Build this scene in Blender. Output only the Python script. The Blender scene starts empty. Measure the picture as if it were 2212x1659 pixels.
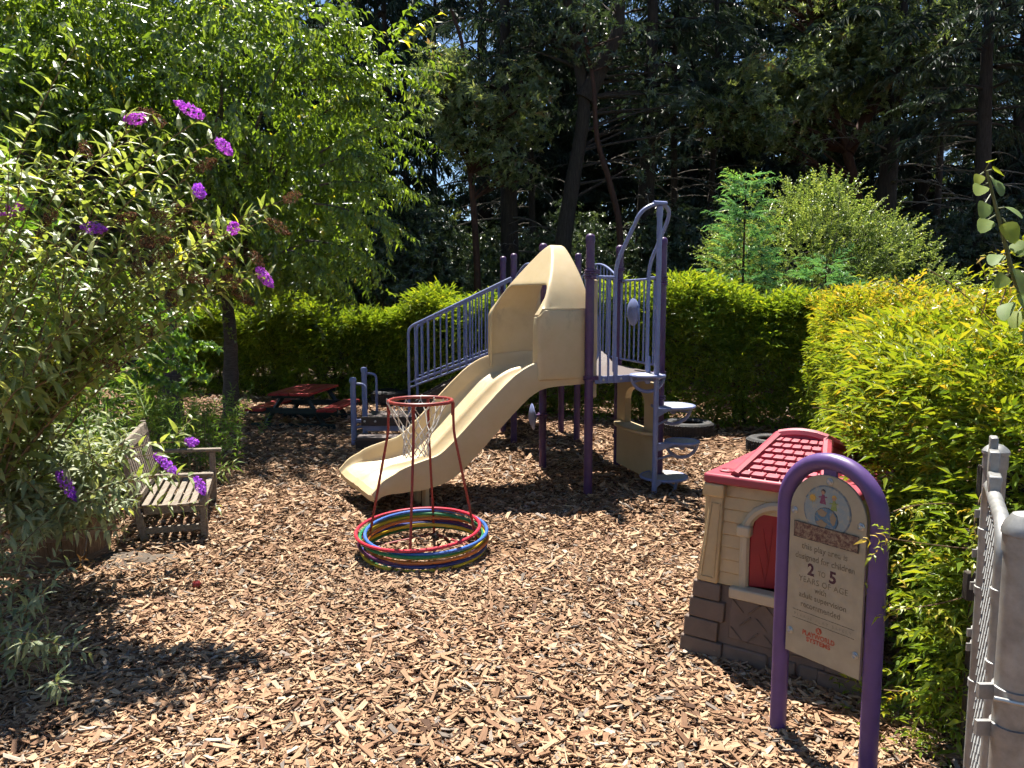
import bpy, math, random
import numpy as np
from mathutils import Vector, Matrix

# ------------------------------------------------------------------ camera, sky, sun, exposure
random.seed(11)
RG = np.random.default_rng(11)
scene = bpy.context.scene
COL = scene.collection
PITCH, FPX, CX, CY, EYE = math.radians(6.1), 1655.0, 1106.0, 829.5, 1.6

cam_d = bpy.data.cameras.new('camera')
cam = bpy.data.objects.new('camera', cam_d)
COL.objects.link(cam)
cam.location = (0, 0, EYE)
cam.rotation_euler = (math.pi / 2 - PITCH, 0, 0)
cam_d.sensor_width = 36.0
cam_d.lens = 36.0 * FPX / 2212.0
cam_d.clip_start = 0.05
cam_d.clip_end = 2000
scene.camera = cam

SUN_EL = math.radians(68)
SUN_H = Vector((-0.20, 0.98, 0)).normalized()
SUN_DIR = Vector((SUN_H.x * math.cos(SUN_EL), SUN_H.y * math.cos(SUN_EL), math.sin(SUN_EL)))
world = bpy.data.worlds.new('World')
scene.world = world
world.use_nodes = True
wn = world.node_tree.nodes
sky = wn.new('ShaderNodeTexSky')
sky.sky_type = 'NISHITA'
sky.sun_disc = False
sky.sun_elevation = SUN_EL
sky.sun_rotation = math.atan2(SUN_H.x, SUN_H.y)
sky.air_density = 1.0
sky.dust_density = 0.1
sky.ozone_density = 3.0
sky.altitude = 900
bg = wn['Background']
bg.inputs['Strength'].default_value = 0.052
world.node_tree.links.new(sky.outputs[0], bg.inputs['Color'])

sun_d = bpy.data.lights.new('sun', 'SUN')
sun_d.energy = 5.0
sun_d.angle = math.radians(0.53)
sun_d.color = (1.0, 0.95, 0.86)
sun = bpy.data.objects.new('sun', sun_d)
COL.objects.link(sun)
sun.rotation_euler = (-SUN_DIR).to_track_quat('-Z', 'Y').to_euler()
sun.location = (-3, 10, 20)

vs = scene.view_settings
vs.view_transform = 'Standard'
vs.look = 'None'
vs.gamma = 1.0
vs.use_curve_mapping = False
vs.exposure = 1.62
scene.render.engine = 'CYCLES'
cy = scene.cycles
cy.max_bounces = 4
cy.diffuse_bounces = 3
cy.glossy_bounces = 2
cy.transmission_bounces = 3
cy.use_adaptive_sampling = True
cy.adaptive_threshold = 0.03
cy.adaptive_min_samples = 8
cy.transparent_max_bounces = 4
cy.caustics_reflective = False
cy.caustics_refractive = False
cy.sample_clamp_indirect = 4.0
cy.use_denoising = True


# ------------------------------------------------------------------ measuring helpers
def at(px, py, Y):
    """the point of the place at depth Y seen at a given spot of the 2212 x 1659 photograph"""
    u, v = (px - CX) / FPX, (CY - py) / FPX
    c, s = math.cos(PITCH), math.sin(PITCH)
    d = Vector((u, c + v * s, -s + v * c))
    return Vector((0, 0, EYE)) + d * (Y / d.y)


def gnd(px, py, z=0.0):
    u, v = (px - CX) / FPX, (CY - py) / FPX
    c, s = math.cos(PITCH), math.sin(PITCH)
    d = Vector((u, c + v * s, -s + v * c))
    return Vector((0, 0, EYE)) + d * ((z - EYE) / d.z)


# ------------------------------------------------------------------ materials
def new_mat(name):
    m = bpy.data.materials.new(name)
    m.use_nodes = True
    nt = m.node_tree
    return m, nt, nt.nodes['Principled BSDF']


def ramp(nt, stops):
    r = nt.nodes.new('ShaderNodeValToRGB')
    els = r.color_ramp.elements
    while len(els) < len(stops):
        els.new(0.5)
    for e, (p, c) in zip(els, stops):
        e.position = p
        e.color = (c[0], c[1], c[2], 1)
    return r


def paint(name, col, rough=0.45, var=0.12, scale=14.0, bump=0.0, metal=0.0, spec=0.5, dirt=0.0, coat=0.0):
    m, nt, b = new_mat(name)
    tc = nt.nodes.new('ShaderNodeTexCoord')
    n = nt.nodes.new('ShaderNodeTexNoise')
    n.inputs['Scale'].default_value = scale
    n.inputs['Detail'].default_value = 6
    n.inputs['Roughness'].default_value = 0.65
    nt.links.new(tc.outputs['Object'], n.inputs['Vector'])
    lo = [c * (1 - var) for c in col]
    hi = [min(1, c * (1 + var)) for c in col]
    r = ramp(nt, [(0.3, lo), (0.7, hi)])
    nt.links.new(n.outputs['Fac'], r.inputs[0])
    out = r.outputs[0]
    if dirt > 0:
        n2 = nt.nodes.new('ShaderNodeTexNoise')
        n2.inputs['Scale'].default_value = scale * 0.35
        n2.inputs['Detail'].default_value = 9
        n2.inputs['Roughness'].default_value = 0.75
        nt.links.new(tc.outputs['Object'], n2.inputs['Vector'])
        r2 = ramp(nt, [(0.5, (0, 0, 0)), (0.72, (1, 1, 1))])
        nt.links.new(n2.outputs['Fac'], r2.inputs[0])
        mx = nt.nodes.new('ShaderNodeMix')
        mx.data_type = 'RGBA'
        mul = nt.nodes.new('ShaderNodeMath')
        mul.operation = 'MULTIPLY'
        mul.inputs[1].default_value = dirt
        nt.links.new(r2.outputs[0], mul.inputs[0])
        nt.links.new(mul.outputs[0], mx.inputs[0])
        nt.links.new(out, mx.inputs[6])
        mx.inputs[7].default_value = (0.11, 0.085, 0.062, 1)
        out = mx.outputs[2]
    nt.links.new(out, b.inputs['Base Color'])
    rr = nt.nodes.new('ShaderNodeMapRange')
    rr.inputs[3].default_value = rough - 0.08
    rr.inputs[4].default_value = rough + 0.12
    nt.links.new(n.outputs['Fac'], rr.inputs[0])
    nt.links.new(rr.outputs[0], b.inputs['Roughness'])
    b.inputs['Metallic'].default_value = metal
    b.inputs['Specular IOR Level'].default_value = spec
    b.inputs['Coat Weight'].default_value = coat
    if bump > 0:
        bp = nt.nodes.new('ShaderNodeBump')
        bp.inputs['Strength'].default_value = bump
        bp.inputs['Distance'].default_value = 0.004
        nt.links.new(n.outputs['Fac'], bp.inputs['Height'])
        nt.links.new(bp.outputs[0], b.inputs['Normal'])
    return m


def wood(name, dark, light, stretch=(2, 30, 30), rough=0.8, bump=0.5):
    m, nt, b = new_mat(name)
    tc = nt.nodes.new('ShaderNodeTexCoord')
    mp = nt.nodes.new('ShaderNodeMapping')
    mp.inputs['Scale'].default_value = stretch
    nt.links.new(tc.outputs['Object'], mp.inputs[0])
    n = nt.nodes.new('ShaderNodeTexNoise')
    n.inputs['Scale'].default_value = 3
    n.inputs['Detail'].default_value = 8
    n.inputs['Roughness'].default_value = 0.7
    nt.links.new(mp.outputs[0], n.inputs[0])
    r = ramp(nt, [(0.28, dark), (0.72, light)])
    nt.links.new(n.outputs['Fac'], r.inputs[0])
    nt.links.new(r.outputs[0], b.inputs['Base Color'])
    b.inputs['Roughness'].default_value = rough
    b.inputs['Specular IOR Level'].default_value = 0.25
    bp = nt.nodes.new('ShaderNodeBump')
    bp.inputs['Strength'].default_value = bump
    bp.inputs['Distance'].default_value = 0.006
    nt.links.new(n.outputs['Fac'], bp.inputs['Height'])
    nt.links.new(bp.outputs[0], b.inputs['Normal'])
    return m


def leafmat(name, stops, trans=0.35, tgain=(1.5, 1.45, 0.7), rough=0.42, spec=0.5):
    """leaf: the reflected colour comes from each leaf's own random number, light also shines through"""
    m, nt, b = new_mat(name)
    a = nt.nodes.new('ShaderNodeAttribute')
    a.attribute_name = 'r'
    r = ramp(nt, stops)
    nt.links.new(a.outputs['Fac'], r.inputs[0])
    nt.links.new(r.outputs[0], b.inputs['Base Color'])
    b.inputs['Roughness'].default_value = rough
    b.inputs['Specular IOR Level'].default_value = spec
    t = nt.nodes.new('ShaderNodeBsdfTranslucent')
    r2 = ramp(nt, [(p, [min(1, c[i] * tgain[i]) for i in range(3)]) for p, c in stops])
    nt.links.new(a.outputs['Fac'], r2.inputs[0])
    nt.links.new(r2.outputs[0], t.inputs['Color'])
    mx = nt.nodes.new('ShaderNodeMixShader')
    mx.inputs[0].default_value = trans
    nt.links.new(b.outputs[0], mx.inputs[1])
    nt.links.new(t.outputs[0], mx.inputs[2])
    nt.links.new(mx.outputs[0], nt.nodes['Material Output'].inputs['Surface'])
    return m


M = {}
M['purple'] = paint('purple_post_paint', (0.0655, 0.0250, 0.0920), 0.40, 0.18, 20, 0.05, dirt=0.3)
M['purple_sign'] = paint('purple_sign_paint', (0.0874, 0.0437, 0.1599), 0.38, 0.12, 16, 0.04, dirt=0.15)
M['blue'] = paint('periwinkle_paint', (0.1638, 0.1966, 0.3627), 0.42, 0.12, 22, 0.05, dirt=0.15)
M['cream'] = paint('cream_plastic', (0.5148, 0.3900, 0.1989), 0.45, 0.05, 5, 0.04, dirt=0.10)
M['deckbrown'] = paint('brown_coated_deck', (0.0702, 0.0484, 0.0452), 0.6, 0.25, 60, 0.5, dirt=0.3)
M['stringer'] = paint('dark_brown_panel', (0.0351, 0.0234, 0.0211), 0.55, 0.2, 12, 0.1)
M['redsteel'] = paint('red_stand_paint', (0.2340, 0.0234, 0.0172), 0.42, 0.2, 25, 0.05, dirt=0.15)
M['net'] = paint('white_cord', (0.5460, 0.5148, 0.4524), 0.85, 0.1, 90)
M['tablered'] = wood('red_painted_wood', (0.2106, 0.0156, 0.0156), (0.4056, 0.0429, 0.0390), (20, 2.5, 20), 0.6, 0.3)
M['tablegreen'] = paint('dark_green_paint', (0.0062, 0.0172, 0.0156), 0.6, 0.3, 20, 0.1)
M['rubber'] = paint('tyre_rubber', (0.0234, 0.0234, 0.0250), 0.75, 0.4, 25, 0.4, dirt=0.5)
M['bench'] = wood('weathered_grey_wood', (0.1014, 0.0780, 0.0585), (0.2808, 0.2379, 0.1911), (24, 2.2, 24), 0.85, 0.5)
M['barrel'] = wood('weathered_barrel_wood', (0.0585, 0.0359, 0.0218), (0.2028, 0.1365, 0.0858), (22, 22, 2.0), 0.85, 0.6)
M['barrelband'] = wood('barrel_band', (0.0936, 0.0624, 0.0429), (0.1794, 0.1287, 0.0936), (6, 6, 30), 0.8, 0.4)
M['soil'] = paint('grey_soil', (0.0897, 0.0686, 0.0515), 0.95, 0.4, 30, 1.0)
M['housecream'] = paint('playhouse_cream', (0.4680, 0.3276, 0.1599), 0.5, 0.10, 6, 0.05, dirt=0.28)
M['housetrim'] = paint('playhouse_trim', (0.4446, 0.3588, 0.2418), 0.5, 0.06, 8, 0.05, dirt=0.1)
M['housebrown'] = paint('playhouse_stone_brown', (0.1170, 0.0764, 0.0546), 0.6, 0.25, 12, 0.5, dirt=0.4)
M['housered'] = paint('playhouse_roof_red', (0.2808, 0.0265, 0.0484), 0.5, 0.25, 7, 0.08, dirt=0.3)
M['shutter'] = paint('playhouse_shutter_red', (0.2496, 0.0078, 0.0125), 0.45, 0.12, 9, 0.05)
M['plate'] = paint('sign_plate', (0.3354, 0.2808, 0.1872), 0.55, 0.16, 9, 0.05, dirt=0.12)
M['galv'] = paint('galvanised_steel', (0.2808, 0.2769, 0.2652), 0.5, 0.3, 18, 0.1, metal=0.6, dirt=0.2)
M['bolt'] = paint('bolt_steel', (0.4290, 0.4290, 0.4134), 0.35, 0.1, 60, metal=0.9)
M['darkwood'] = wood('dark_fence_wood', (0.0234, 0.0187, 0.0156), (0.0780, 0.0624, 0.0507), (25, 25, 2), 0.9, 0.6)
M['bark'] = wood('cherry_bark', (0.0429, 0.0328, 0.0273), (0.1482, 0.1170, 0.0975), (5, 5, 22), 0.9, 0.8)
M['firbark'] = wood('dark_conifer_bark', (0.0156, 0.0125, 0.0109), (0.0663, 0.0515, 0.0429), (14, 14, 1.6), 0.95, 1.0)
M['redbark'] = wood('red_brown_bark', (0.0250, 0.0117, 0.0086), (0.0897, 0.0421, 0.0281), (9, 9, 2), 0.8, 0.5)
M['twig'] = wood('dead_twig', (0.0780, 0.0663, 0.0546), (0.2028, 0.1755, 0.1443), (8, 8, 8), 0.9, 0.3)
M['stem'] = wood('tan_stem', (0.1170, 0.0741, 0.0390), (0.2340, 0.1560, 0.0819), (20, 20, 4), 0.75, 0.3)
M['greenstem'] = paint('green_stem', (0.1014, 0.1170, 0.0390), 0.6, 0.2, 20)

M['l_cherry'] = leafmat('cherry_leaf', [(0.0, (0.066, 0.115, 0.018)), (0.5, (0.128, 0.205, 0.030)), (0.93, (0.225, 0.305, 0.045)), (1.0, (0.42, 0.38, 0.05))], 0.50, (1.7, 1.6, 0.6), 0.38, 1.0)
M['l_budd'] = leafmat('butterfly_bush_leaf', [(0.0, (0.115, 0.162, 0.047)), (0.5, (0.203, 0.257, 0.078)), (0.95, (0.392, 0.419, 0.189)), (1.0, (0.567, 0.540, 0.081))], 0.42, (1.6, 1.55, 0.6), 0.45, 0.7)
M['l_budd_low'] = leafmat('grey_butterfly_bush_leaf', [(0.0, (0.112, 0.150, 0.075)), (0.5, (0.206, 0.244, 0.125)), (1.0, (0.413, 0.425, 0.250))], 0.30, (1.5, 1.5, 0.7), 0.5, 0.4)
M['l_apple'] = leafmat('apple_leaf', [(0.0, (0.054, 0.121, 0.022)), (0.6, (0.108, 0.203, 0.032)), (0.95, (0.176, 0.270, 0.041)), (1.0, (0.432, 0.392, 0.041))], 0.46, (1.75, 1.7, 0.6), 0.36, 1.0)
M['l_peren'] = leafmat('perennial_leaf', [(0.0, (0.072, 0.144, 0.024)), (0.6, (0.150, 0.240, 0.042)), (1.0, (0.288, 0.324, 0.072))], 0.4, (1.5, 1.5, 0.8), 0.5, 0.4)
M['l_vine'] = leafmat('vine_leaf', [(0.0, (0.060, 0.115, 0.012)), (0.45, (0.150, 0.225, 0.020)), (0.85, (0.31, 0.335, 0.030)), (1.0, (0.46, 0.33, 0.045))], 0.38, (1.6, 1.5, 0.6), 0.42, 0.5)
M['l_vineb'] = leafmat('back_vine_leaf', [(0.0, (0.069, 0.127, 0.016)), (0.55, (0.161, 0.241, 0.025)), (1.0, (0.345, 0.368, 0.034))], 0.42, (1.7, 1.55, 0.6), 0.4, 0.45)
M['l_dead'] = leafmat('dead_leaf', [(0.0, (0.06, 0.035, 0.015)), (0.6, (0.15, 0.085, 0.035)), (1.0, (0.28, 0.17, 0.07))], 0.25, (1.4, 1.2, 0.8), 0.8, 0.2)
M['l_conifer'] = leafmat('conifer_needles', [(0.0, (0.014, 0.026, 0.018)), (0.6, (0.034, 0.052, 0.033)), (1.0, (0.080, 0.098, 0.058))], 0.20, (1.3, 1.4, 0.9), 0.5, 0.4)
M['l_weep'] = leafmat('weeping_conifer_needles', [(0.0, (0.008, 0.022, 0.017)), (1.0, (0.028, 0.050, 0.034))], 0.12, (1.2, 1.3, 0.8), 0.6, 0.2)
M['l_madrone'] = leafmat('madrone_leaf', [(0.0, (0.055, 0.082, 0.030)), (0.55, (0.130, 0.170, 0.065)), (0.92, (0.27, 0.30, 0.14)), (1.0, (0.22, 0.14, 0.07))], 0.38, (1.5, 1.5, 0.75), 0.30, 0.9)
M['l_under'] = leafmat('understorey_leaf', [(0.0, (0.024, 0.042, 0.022)), (0.6, (0.056, 0.084, 0.040)), (1.0, (0.13, 0.165, 0.080))], 0.22, (1.35, 1.4, 0.75), 0.34, 0.8)
M['l_coyote'] = leafmat('pale_shrub_leaf', [(0.0, (0.098, 0.150, 0.046)), (0.5, (0.189, 0.254, 0.075)), (1.0, (0.377, 0.416, 0.143))], 0.42, (1.6, 1.6, 0.7), 0.34, 0.65)
M['l_redwood'] = leafmat('redwood_needles', [(0.0, (0.081, 0.189, 0.099)), (0.6, (0.153, 0.306, 0.144)), (1.0, (0.324, 0.468, 0.126))], 0.32, (1.4, 1.5, 0.7), 0.45, 0.4)
M['l_sunflower'] = leafmat('heart_leaf', [(0.0, (0.110, 0.175, 0.060)), (0.6, (0.165, 0.235, 0.070)), (1.0, (0.28, 0.33, 0.04))], 0.38, (1.5, 1.45, 0.6), 0.6, 0.3)
M['l_far'] = leafmat('far_wood_leaf', [(0.0, (0.035, 0.055, 0.015)), (0.6, (0.08, 0.105, 0.026)), (1.0, (0.15, 0.17, 0.04))], 0.35, (1.6, 1.5, 0.7), 0.5, 0.3)
M['petal'] = leafmat('purple_petal', [(0.0, (0.247, 0.045, 0.510)), (0.6, (0.480, 0.112, 0.780)), (1.0, (0.750, 0.240, 0.800))], 0.3, (1.3, 1.2, 1.3), 0.6, 0.2)
M['petalpink'] = leafmat('pink_purple_petal', [(0.0, (0.378, 0.063, 0.504)), (0.6, (0.644, 0.133, 0.784)), (1.0, (0.800, 0.294, 0.800))], 0.3, (1.3, 1.2, 1.3), 0.6, 0.2)
M['dryflower'] = leafmat('dried_flower', [(0.0, (0.085, 0.042, 0.026)), (0.6, (0.19, 0.098, 0.060)), (1.0, (0.32, 0.18, 0.11))], 0.25, (1.2, 1.1, 0.9), 0.9, 0.1)


def chip_mat():
    m, nt, b = new_mat('wood_chip')
    a = nt.nodes.new('ShaderNodeAttribute')
    a.attribute_name = 'r'
    oi = nt.nodes.new('ShaderNodeObjectInfo')
    add = nt.nodes.new('ShaderNodeMath')
    add.operation = 'ADD'
    nt.links.new(a.outputs['Fac'], add.inputs[0])
    nt.links.new(oi.outputs['Random'], add.inputs[1])
    fr = nt.nodes.new('ShaderNodeMath')
    fr.operation = 'FRACT'
    nt.links.new(add.outputs[0], fr.inputs[0])
    r = ramp(nt, [(0.0, (0.0648, 0.0311, 0.0173)), (0.10, (0.1771, 0.0934, 0.0518)), (0.38, (0.2981, 0.1728, 0.0967)),
                  (0.70, (0.3845, 0.2462, 0.1452)), (0.88, (0.4795, 0.3326, 0.2074)), (0.91, (0.1728, 0.1426, 0.1166)),
                  (0.96, (0.2419, 0.1987, 0.1642)), (1.0, (0.5184, 0.4147, 0.3024))])
    nt.links.new(fr.outputs[0], r.inputs[0])
    lc = nt.nodes.new('ShaderNodeAttribute')
    lc.attribute_name = 'lc'
    mp = nt.nodes.new('ShaderNodeMapping')
    mp.inputs['Scale'].default_value = (18, 260, 260)
    nt.links.new(lc.outputs['Vector'], mp.inputs[0])
    n = nt.nodes.new('ShaderNodeTexNoise')
    n.inputs['Scale'].default_value = 1
    n.inputs['Detail'].default_value = 3
    nt.links.new(mp.outputs[0], n.inputs[0])
    mr = nt.nodes.new('ShaderNodeMapRange')
    mr.inputs[1].default_value = 0.3
    mr.inputs[2].default_value = 0.7
    mr.inputs[3].default_value = 0.62
    mr.inputs[4].default_value = 1.15
    nt.links.new(n.outputs['Fac'], mr.inputs[0])
    mul = nt.nodes.new('ShaderNodeMix')
    mul.data_type = 'RGBA'
    mul.blend_type = 'MULTIPLY'
    mul.inputs[0].default_value = 1
    nt.links.new(r.outputs[0], mul.inputs[6])
    nt.links.new(mr.outputs[0], mul.inputs[7])
    nt.links.new(mul.outputs[2], b.inputs['Base Color'])
    # damp and trodden patches in the bed
    geo = nt.nodes.new('ShaderNodeNewGeometry')
    np_ = nt.nodes.new('ShaderNodeTexNoise')
    np_.inputs['Scale'].default_value = 1.1
    np_.inputs['Detail'].default_value = 4
    nt.links.new(geo.outputs['Position'], np_.inputs[0])
    mr2 = nt.nodes.new('ShaderNodeMapRange')
    mr2.inputs[1].default_value = 0.32
    mr2.inputs[2].default_value = 0.68
    mr2.inputs[3].default_value = 0.78
    mr2.inputs[4].default_value = 1.12
    nt.links.new(np_.outputs['Fac'], mr2.inputs[0])
    mul2 = nt.nodes.new('ShaderNodeMix')
    mul2.data_type = 'RGBA'
    mul2.blend_type = 'MULTIPLY'
    mul2.inputs[0].default_value = 1
    nt.links.new(mul.outputs[2], mul2.inputs[6])
    nt.links.new(mr2.outputs[0], mul2.inputs[7])
    nt.links.new(mul2.outputs[2], b.inputs['Base Color'])
    b.inputs['Roughness'].default_value = 0.8
    b.inputs['Specular IOR Level'].default_value = 0.25
    return m


def ground_mat(name, dark, mid, light, scale):
    m, nt, b = new_mat(name)
    tc = nt.nodes.new('ShaderNodeTexCoord')
    v = nt.nodes.new('ShaderNodeTexVoronoi')
    v.inputs['Scale'].default_value = scale
    v.inputs['Randomness'].default_value = 1
    n0 = nt.nodes.new('ShaderNodeTexNoise')
    n0.inputs['Scale'].default_value = scale * 0.4
    n0.inputs['Detail'].default_value = 5
    mixv = nt.nodes.new('ShaderNodeMix')
    mixv.data_type = 'VECTOR'
    mixv.inputs[0].default_value = 0.06
    nt.links.new(tc.outputs['Object'], n0.inputs[0])
    nt.links.new(tc.outputs['Object'], mixv.inputs[4])
    nt.links.new(n0.outputs['Color'], mixv.inputs[5])
    nt.links.new(mixv.outputs[1], v.inputs['Vector'])
    r = ramp(nt, [(0.1, dark), (0.5, mid), (0.95, light)])
    sep = nt.nodes.new('ShaderNodeSeparateColor')
    nt.links.new(v.outputs['Color'], sep.inputs[0])
    nt.links.new(sep.outputs[0], r.inputs[0])
    nt.links.new(r.outputs[0], b.inputs['Base Color'])
    b.inputs['Roughness'].default_value = 0.95
    b.inputs['Specular IOR Level'].default_value = 0.15
    bp = nt.nodes.new('ShaderNodeBump')
    bp.inputs['Strength'].default_value = 0.9
    bp.inputs['Distance'].default_value = 0.02
    nt.links.new(v.outputs['Color'], bp.inputs['Height'])
    nt.links.new(bp.outputs[0], b.inputs['Normal'])
    return m


M['chip'] = chip_mat()
M['mulch'] = ground_mat('mulch_base', (0.0468, 0.0265, 0.0156), (0.1326, 0.0741, 0.0406), (0.2262, 0.1365, 0.0780), 42)
M['litter'] = ground_mat('forest_litter', (0.0156, 0.0109, 0.0070), (0.0546, 0.0374, 0.0218), (0.1014, 0.0702, 0.0390), 16)

# ------------------------------------------------------------------ object helpers
ORIG = {}


def tag(o, label=None, cat=None, group=None, kind=None):
    if label:
        o['label'] = label
    if cat:
        o['category'] = cat
    if group:
        o['group'] = group
    if kind:
        o['kind'] = kind
    return o


def thing(name, loc, label, cat, group=None):
    o = bpy.data.objects.new(name, None)
    o.empty_display_size = 0.1
    COL.objects.link(o)
    o.location = loc
    ORIG[o.name] = Vector(loc)
    return tag(o, label, cat, group)


def link(name, me, parent=None, org=Vector((0, 0, 0))):
    o = bpy.data.objects.new(name, me)
    COL.objects.link(o)
    if parent is not None:
        o.parent = parent
    ORIG[o.name] = Vector(org)
    return o


def np_mesh(name, V, F, mat, r=None, lc=None, smooth=False):
    me = bpy.data.meshes.new(name)
    V = np.ascontiguousarray(V, dtype=np.float32)
    F = np.ascontiguousarray(F, dtype=np.int32)
    n, k = F.shape
    me.vertices.add(len(V))
    me.vertices.foreach_set('co', V.ravel())
    me.loops.add(n * k)
    me.loops.foreach_set('vertex_index', F.ravel())
    me.polygons.add(n)
    me.polygons.foreach_set('loop_start', np.arange(0, n * k, k, dtype=np.int32))
    me.polygons.foreach_set('use_smooth', np.full(n, bool(smooth), dtype=bool))
    if r is not None:
        a = me.attributes.new('r', 'FLOAT', 'POINT')
        a.data.foreach_set('value', np.ascontiguousarray(r, dtype=np.float32))
    if lc is not None:
        a = me.attributes.new('lc', 'FLOAT_VECTOR', 'POINT')
        a.data.foreach_set('vector', np.ascontiguousarray(lc, dtype=np.float32).ravel())
    me.update(calc_edges=True)
    me.materials.append(M[mat])
    return me


def basis(d, hint=Vector((0, 0, 1))):
    d = Vector(d).normalized()
    if abs(d.dot(hint)) > 0.985:
        hint = Vector((1, 0, 0)) if abs(d.x) < 0.9 else Vector((0, 1, 0))
    s = hint.cross(d).normalized()
    return d, s, d.cross(s)


class MB:
    def __init__(self):
        self.v, self.f = [], []

    def add(self, vs, fs):
        n = len(self.v)
        self.v += [Vector(p) for p in vs]
        self.f += [tuple(i + n for i in q) for q in fs]
        return self

    def box(self, c, size, ax=Vector((1, 0, 0)), up=Vector((0, 0, 1)), taper=1.0):
        """size along ax, side, up"""
        ax = Vector(ax).normalized()
        side = Vector(up).cross(ax).normalized()
        up = ax.cross(side)
        a, b, h = ax * size[0] / 2, side * size[1] / 2, up * size[2] / 2
        c = Vector(c)
        vs = [c - a - b - h, c + a - b - h, c + a + b - h, c - a + b - h,
              c - a * taper - b * taper + h, c + a * taper - b * taper + h, c + a * taper + b * taper + h, c - a * taper + b * taper + h]
        return self.add(vs, [(3, 2, 1, 0), (4, 5, 6, 7), (0, 1, 5, 4), (1, 2, 6, 5), (2, 3, 7, 6), (3, 0, 4, 7)])

    def hexa(self, p8):
        return self.add(p8, [(3, 2, 1, 0), (4, 5, 6, 7), (0, 1, 5, 4), (1, 2, 6, 5), (2, 3, 7, 6), (3, 0, 4, 7)])

    def tube(self, pts, r, n=10, closed=False, caps=True):
        pts = [Vector(p) for p in pts]
        m = len(pts)
        rs = r if isinstance(r, (list, tuple)) else [r] * m
        rings = []
        prev = None
        for i, p in enumerate(pts):
            if closed:
                t = pts[(i + 1) % m] - pts[i - 1]
            else:
                t = pts[min(i + 1, m - 1)] - pts[max(i - 1, 0)]
            t.normalize()
            if prev is None:
                _, s, u = basis(t)
            else:
                s = (prev - t * prev.dot(t))
                s = s.normalized() if s.length > 1e-6 else basis(t)[1]
                u = t.cross(s)
            prev = s
            rings.append([p + (s * math.cos(2 * math.pi * k / n) + u * math.sin(2 * math.pi * k / n)) * rs[i] for k in range(n)])
        vs = [q for ring in rings for q in ring]
        fs = []
        for i in range(m if closed else m - 1):
            j = (i + 1) % m
            for k in range(n):
                l = (k + 1) % n
                fs.append((i * n + k, i * n + l, j * n + l, j * n + k))
        if not closed and caps:
            fs.append(tuple(range(n - 1, -1, -1)))
            fs.append(tuple((m - 1) * n + k for k in range(n)))
        return self.add(vs, fs)

    def lathe(self, prof, c, axis=Vector((0, 0, 1)), n=24, closed=False):
        """prof: (radius, height) pairs"""
        d, s, u = basis(axis)
        c = Vector(c)
        m = len(prof)
        vs, fs = [], []
        for (r, h) in prof:
            for k in range(n):
                a = 2 * math.pi * k / n
                vs.append(c + d * h + (s * math.cos(a) + u * math.sin(a)) * r)
        for i in range(m if closed else m - 1):
            j = (i + 1) % m
            for k in range(n):
                l = (k + 1) % n
                fs.append((i * n + k, i * n + l, j * n + l, j * n + k))
        if not closed:
            if prof[0][0] > 1e-5:
                fs.append(tuple(range(n - 1, -1, -1)))
            if prof[-1][0] > 1e-5:
                fs.append(tuple((m - 1) * n + k for k in range(n)))
        return self.add(vs, fs)

    def prism(self, poly, ext):
        poly = [Vector(p) for p in poly]
        ext = Vector(ext)
        n = len(poly)
        vs = poly + [p + ext for p in poly]
        fs = [tuple(range(n - 1, -1, -1)), tuple(range(n, 2 * n))]
        for i in range(n):
            j = (i + 1) % n
            fs.append((i, j, n + j, n + i))
        return self.add(vs, fs)

    def grid(self, rows, closed_u=False):
        m, n = len(rows), len(rows[0])
        vs = [p for r in rows for p in r]
        fs = []
        for i in range(m - 1):
            for j in range(n if closed_u else n - 1):
                k = (j + 1) % n
                fs.append((i * n + j, i * n + k, (i + 1) * n + k, (i + 1) * n + j))
        return self.add(vs, fs)

    def build(self, name, mat, parent=None, bevel=0.0, seg=2, smooth=35, subsurf=0, solid=0.0, solid_off=0):
        org = ORIG[parent.name] if parent is not None else Vector((0, 0, 0))
        if parent is None:
            # a top-level mesh stands on its own base point
            mn = Vector((min(p.x for p in self.v), min(p.y for p in self.v), min(p.z for p in self.v)))
            mxx = Vector((max(p.x for p in self.v), max(p.y for p in self.v), 0))
            org = Vector(((mn.x + mxx.x) / 2, (mn.y + mxx.y) / 2, mn.z))
        me = bpy.data.meshes.new(name)
        me.from_pydata([tuple(p - org) for p in self.v], [], self.f)
        me.update()
        me.materials.append(M[mat] if isinstance(mat, str) else mat)
        o = link(name, me, parent, org)
        if parent is None:
            o.location = org
        if smooth:
            me.polygons.foreach_set('use_smooth', np.ones(len(me.polygons), dtype=bool))
            me.set_sharp_from_angle(angle=math.radians(smooth))
        if solid:
            md = o.modifiers.new('solid', 'SOLIDIFY')
            md.thickness = solid
            md.offset = solid_off
        if bevel:
            md = o.modifiers.new('bevel', 'BEVEL')
            md.width = bevel
            md.segments = seg
            md.limit_method = 'ANGLE'
            md.angle_limit = math.radians(40)
        if subsurf:
            md = o.modifiers.new('sub', 'SUBSURF')
            md.levels = md.render_levels = subsurf
        return o


def bez(p0, p1, p2, n=8):
    p0, p1, p2 = Vector(p0), Vector(p1), Vector(p2)
    return [p0 * (1 - t) ** 2 + p1 * 2 * t * (1 - t) + p2 * t * t for t in [i / n for i in range(n + 1)]]


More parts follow.
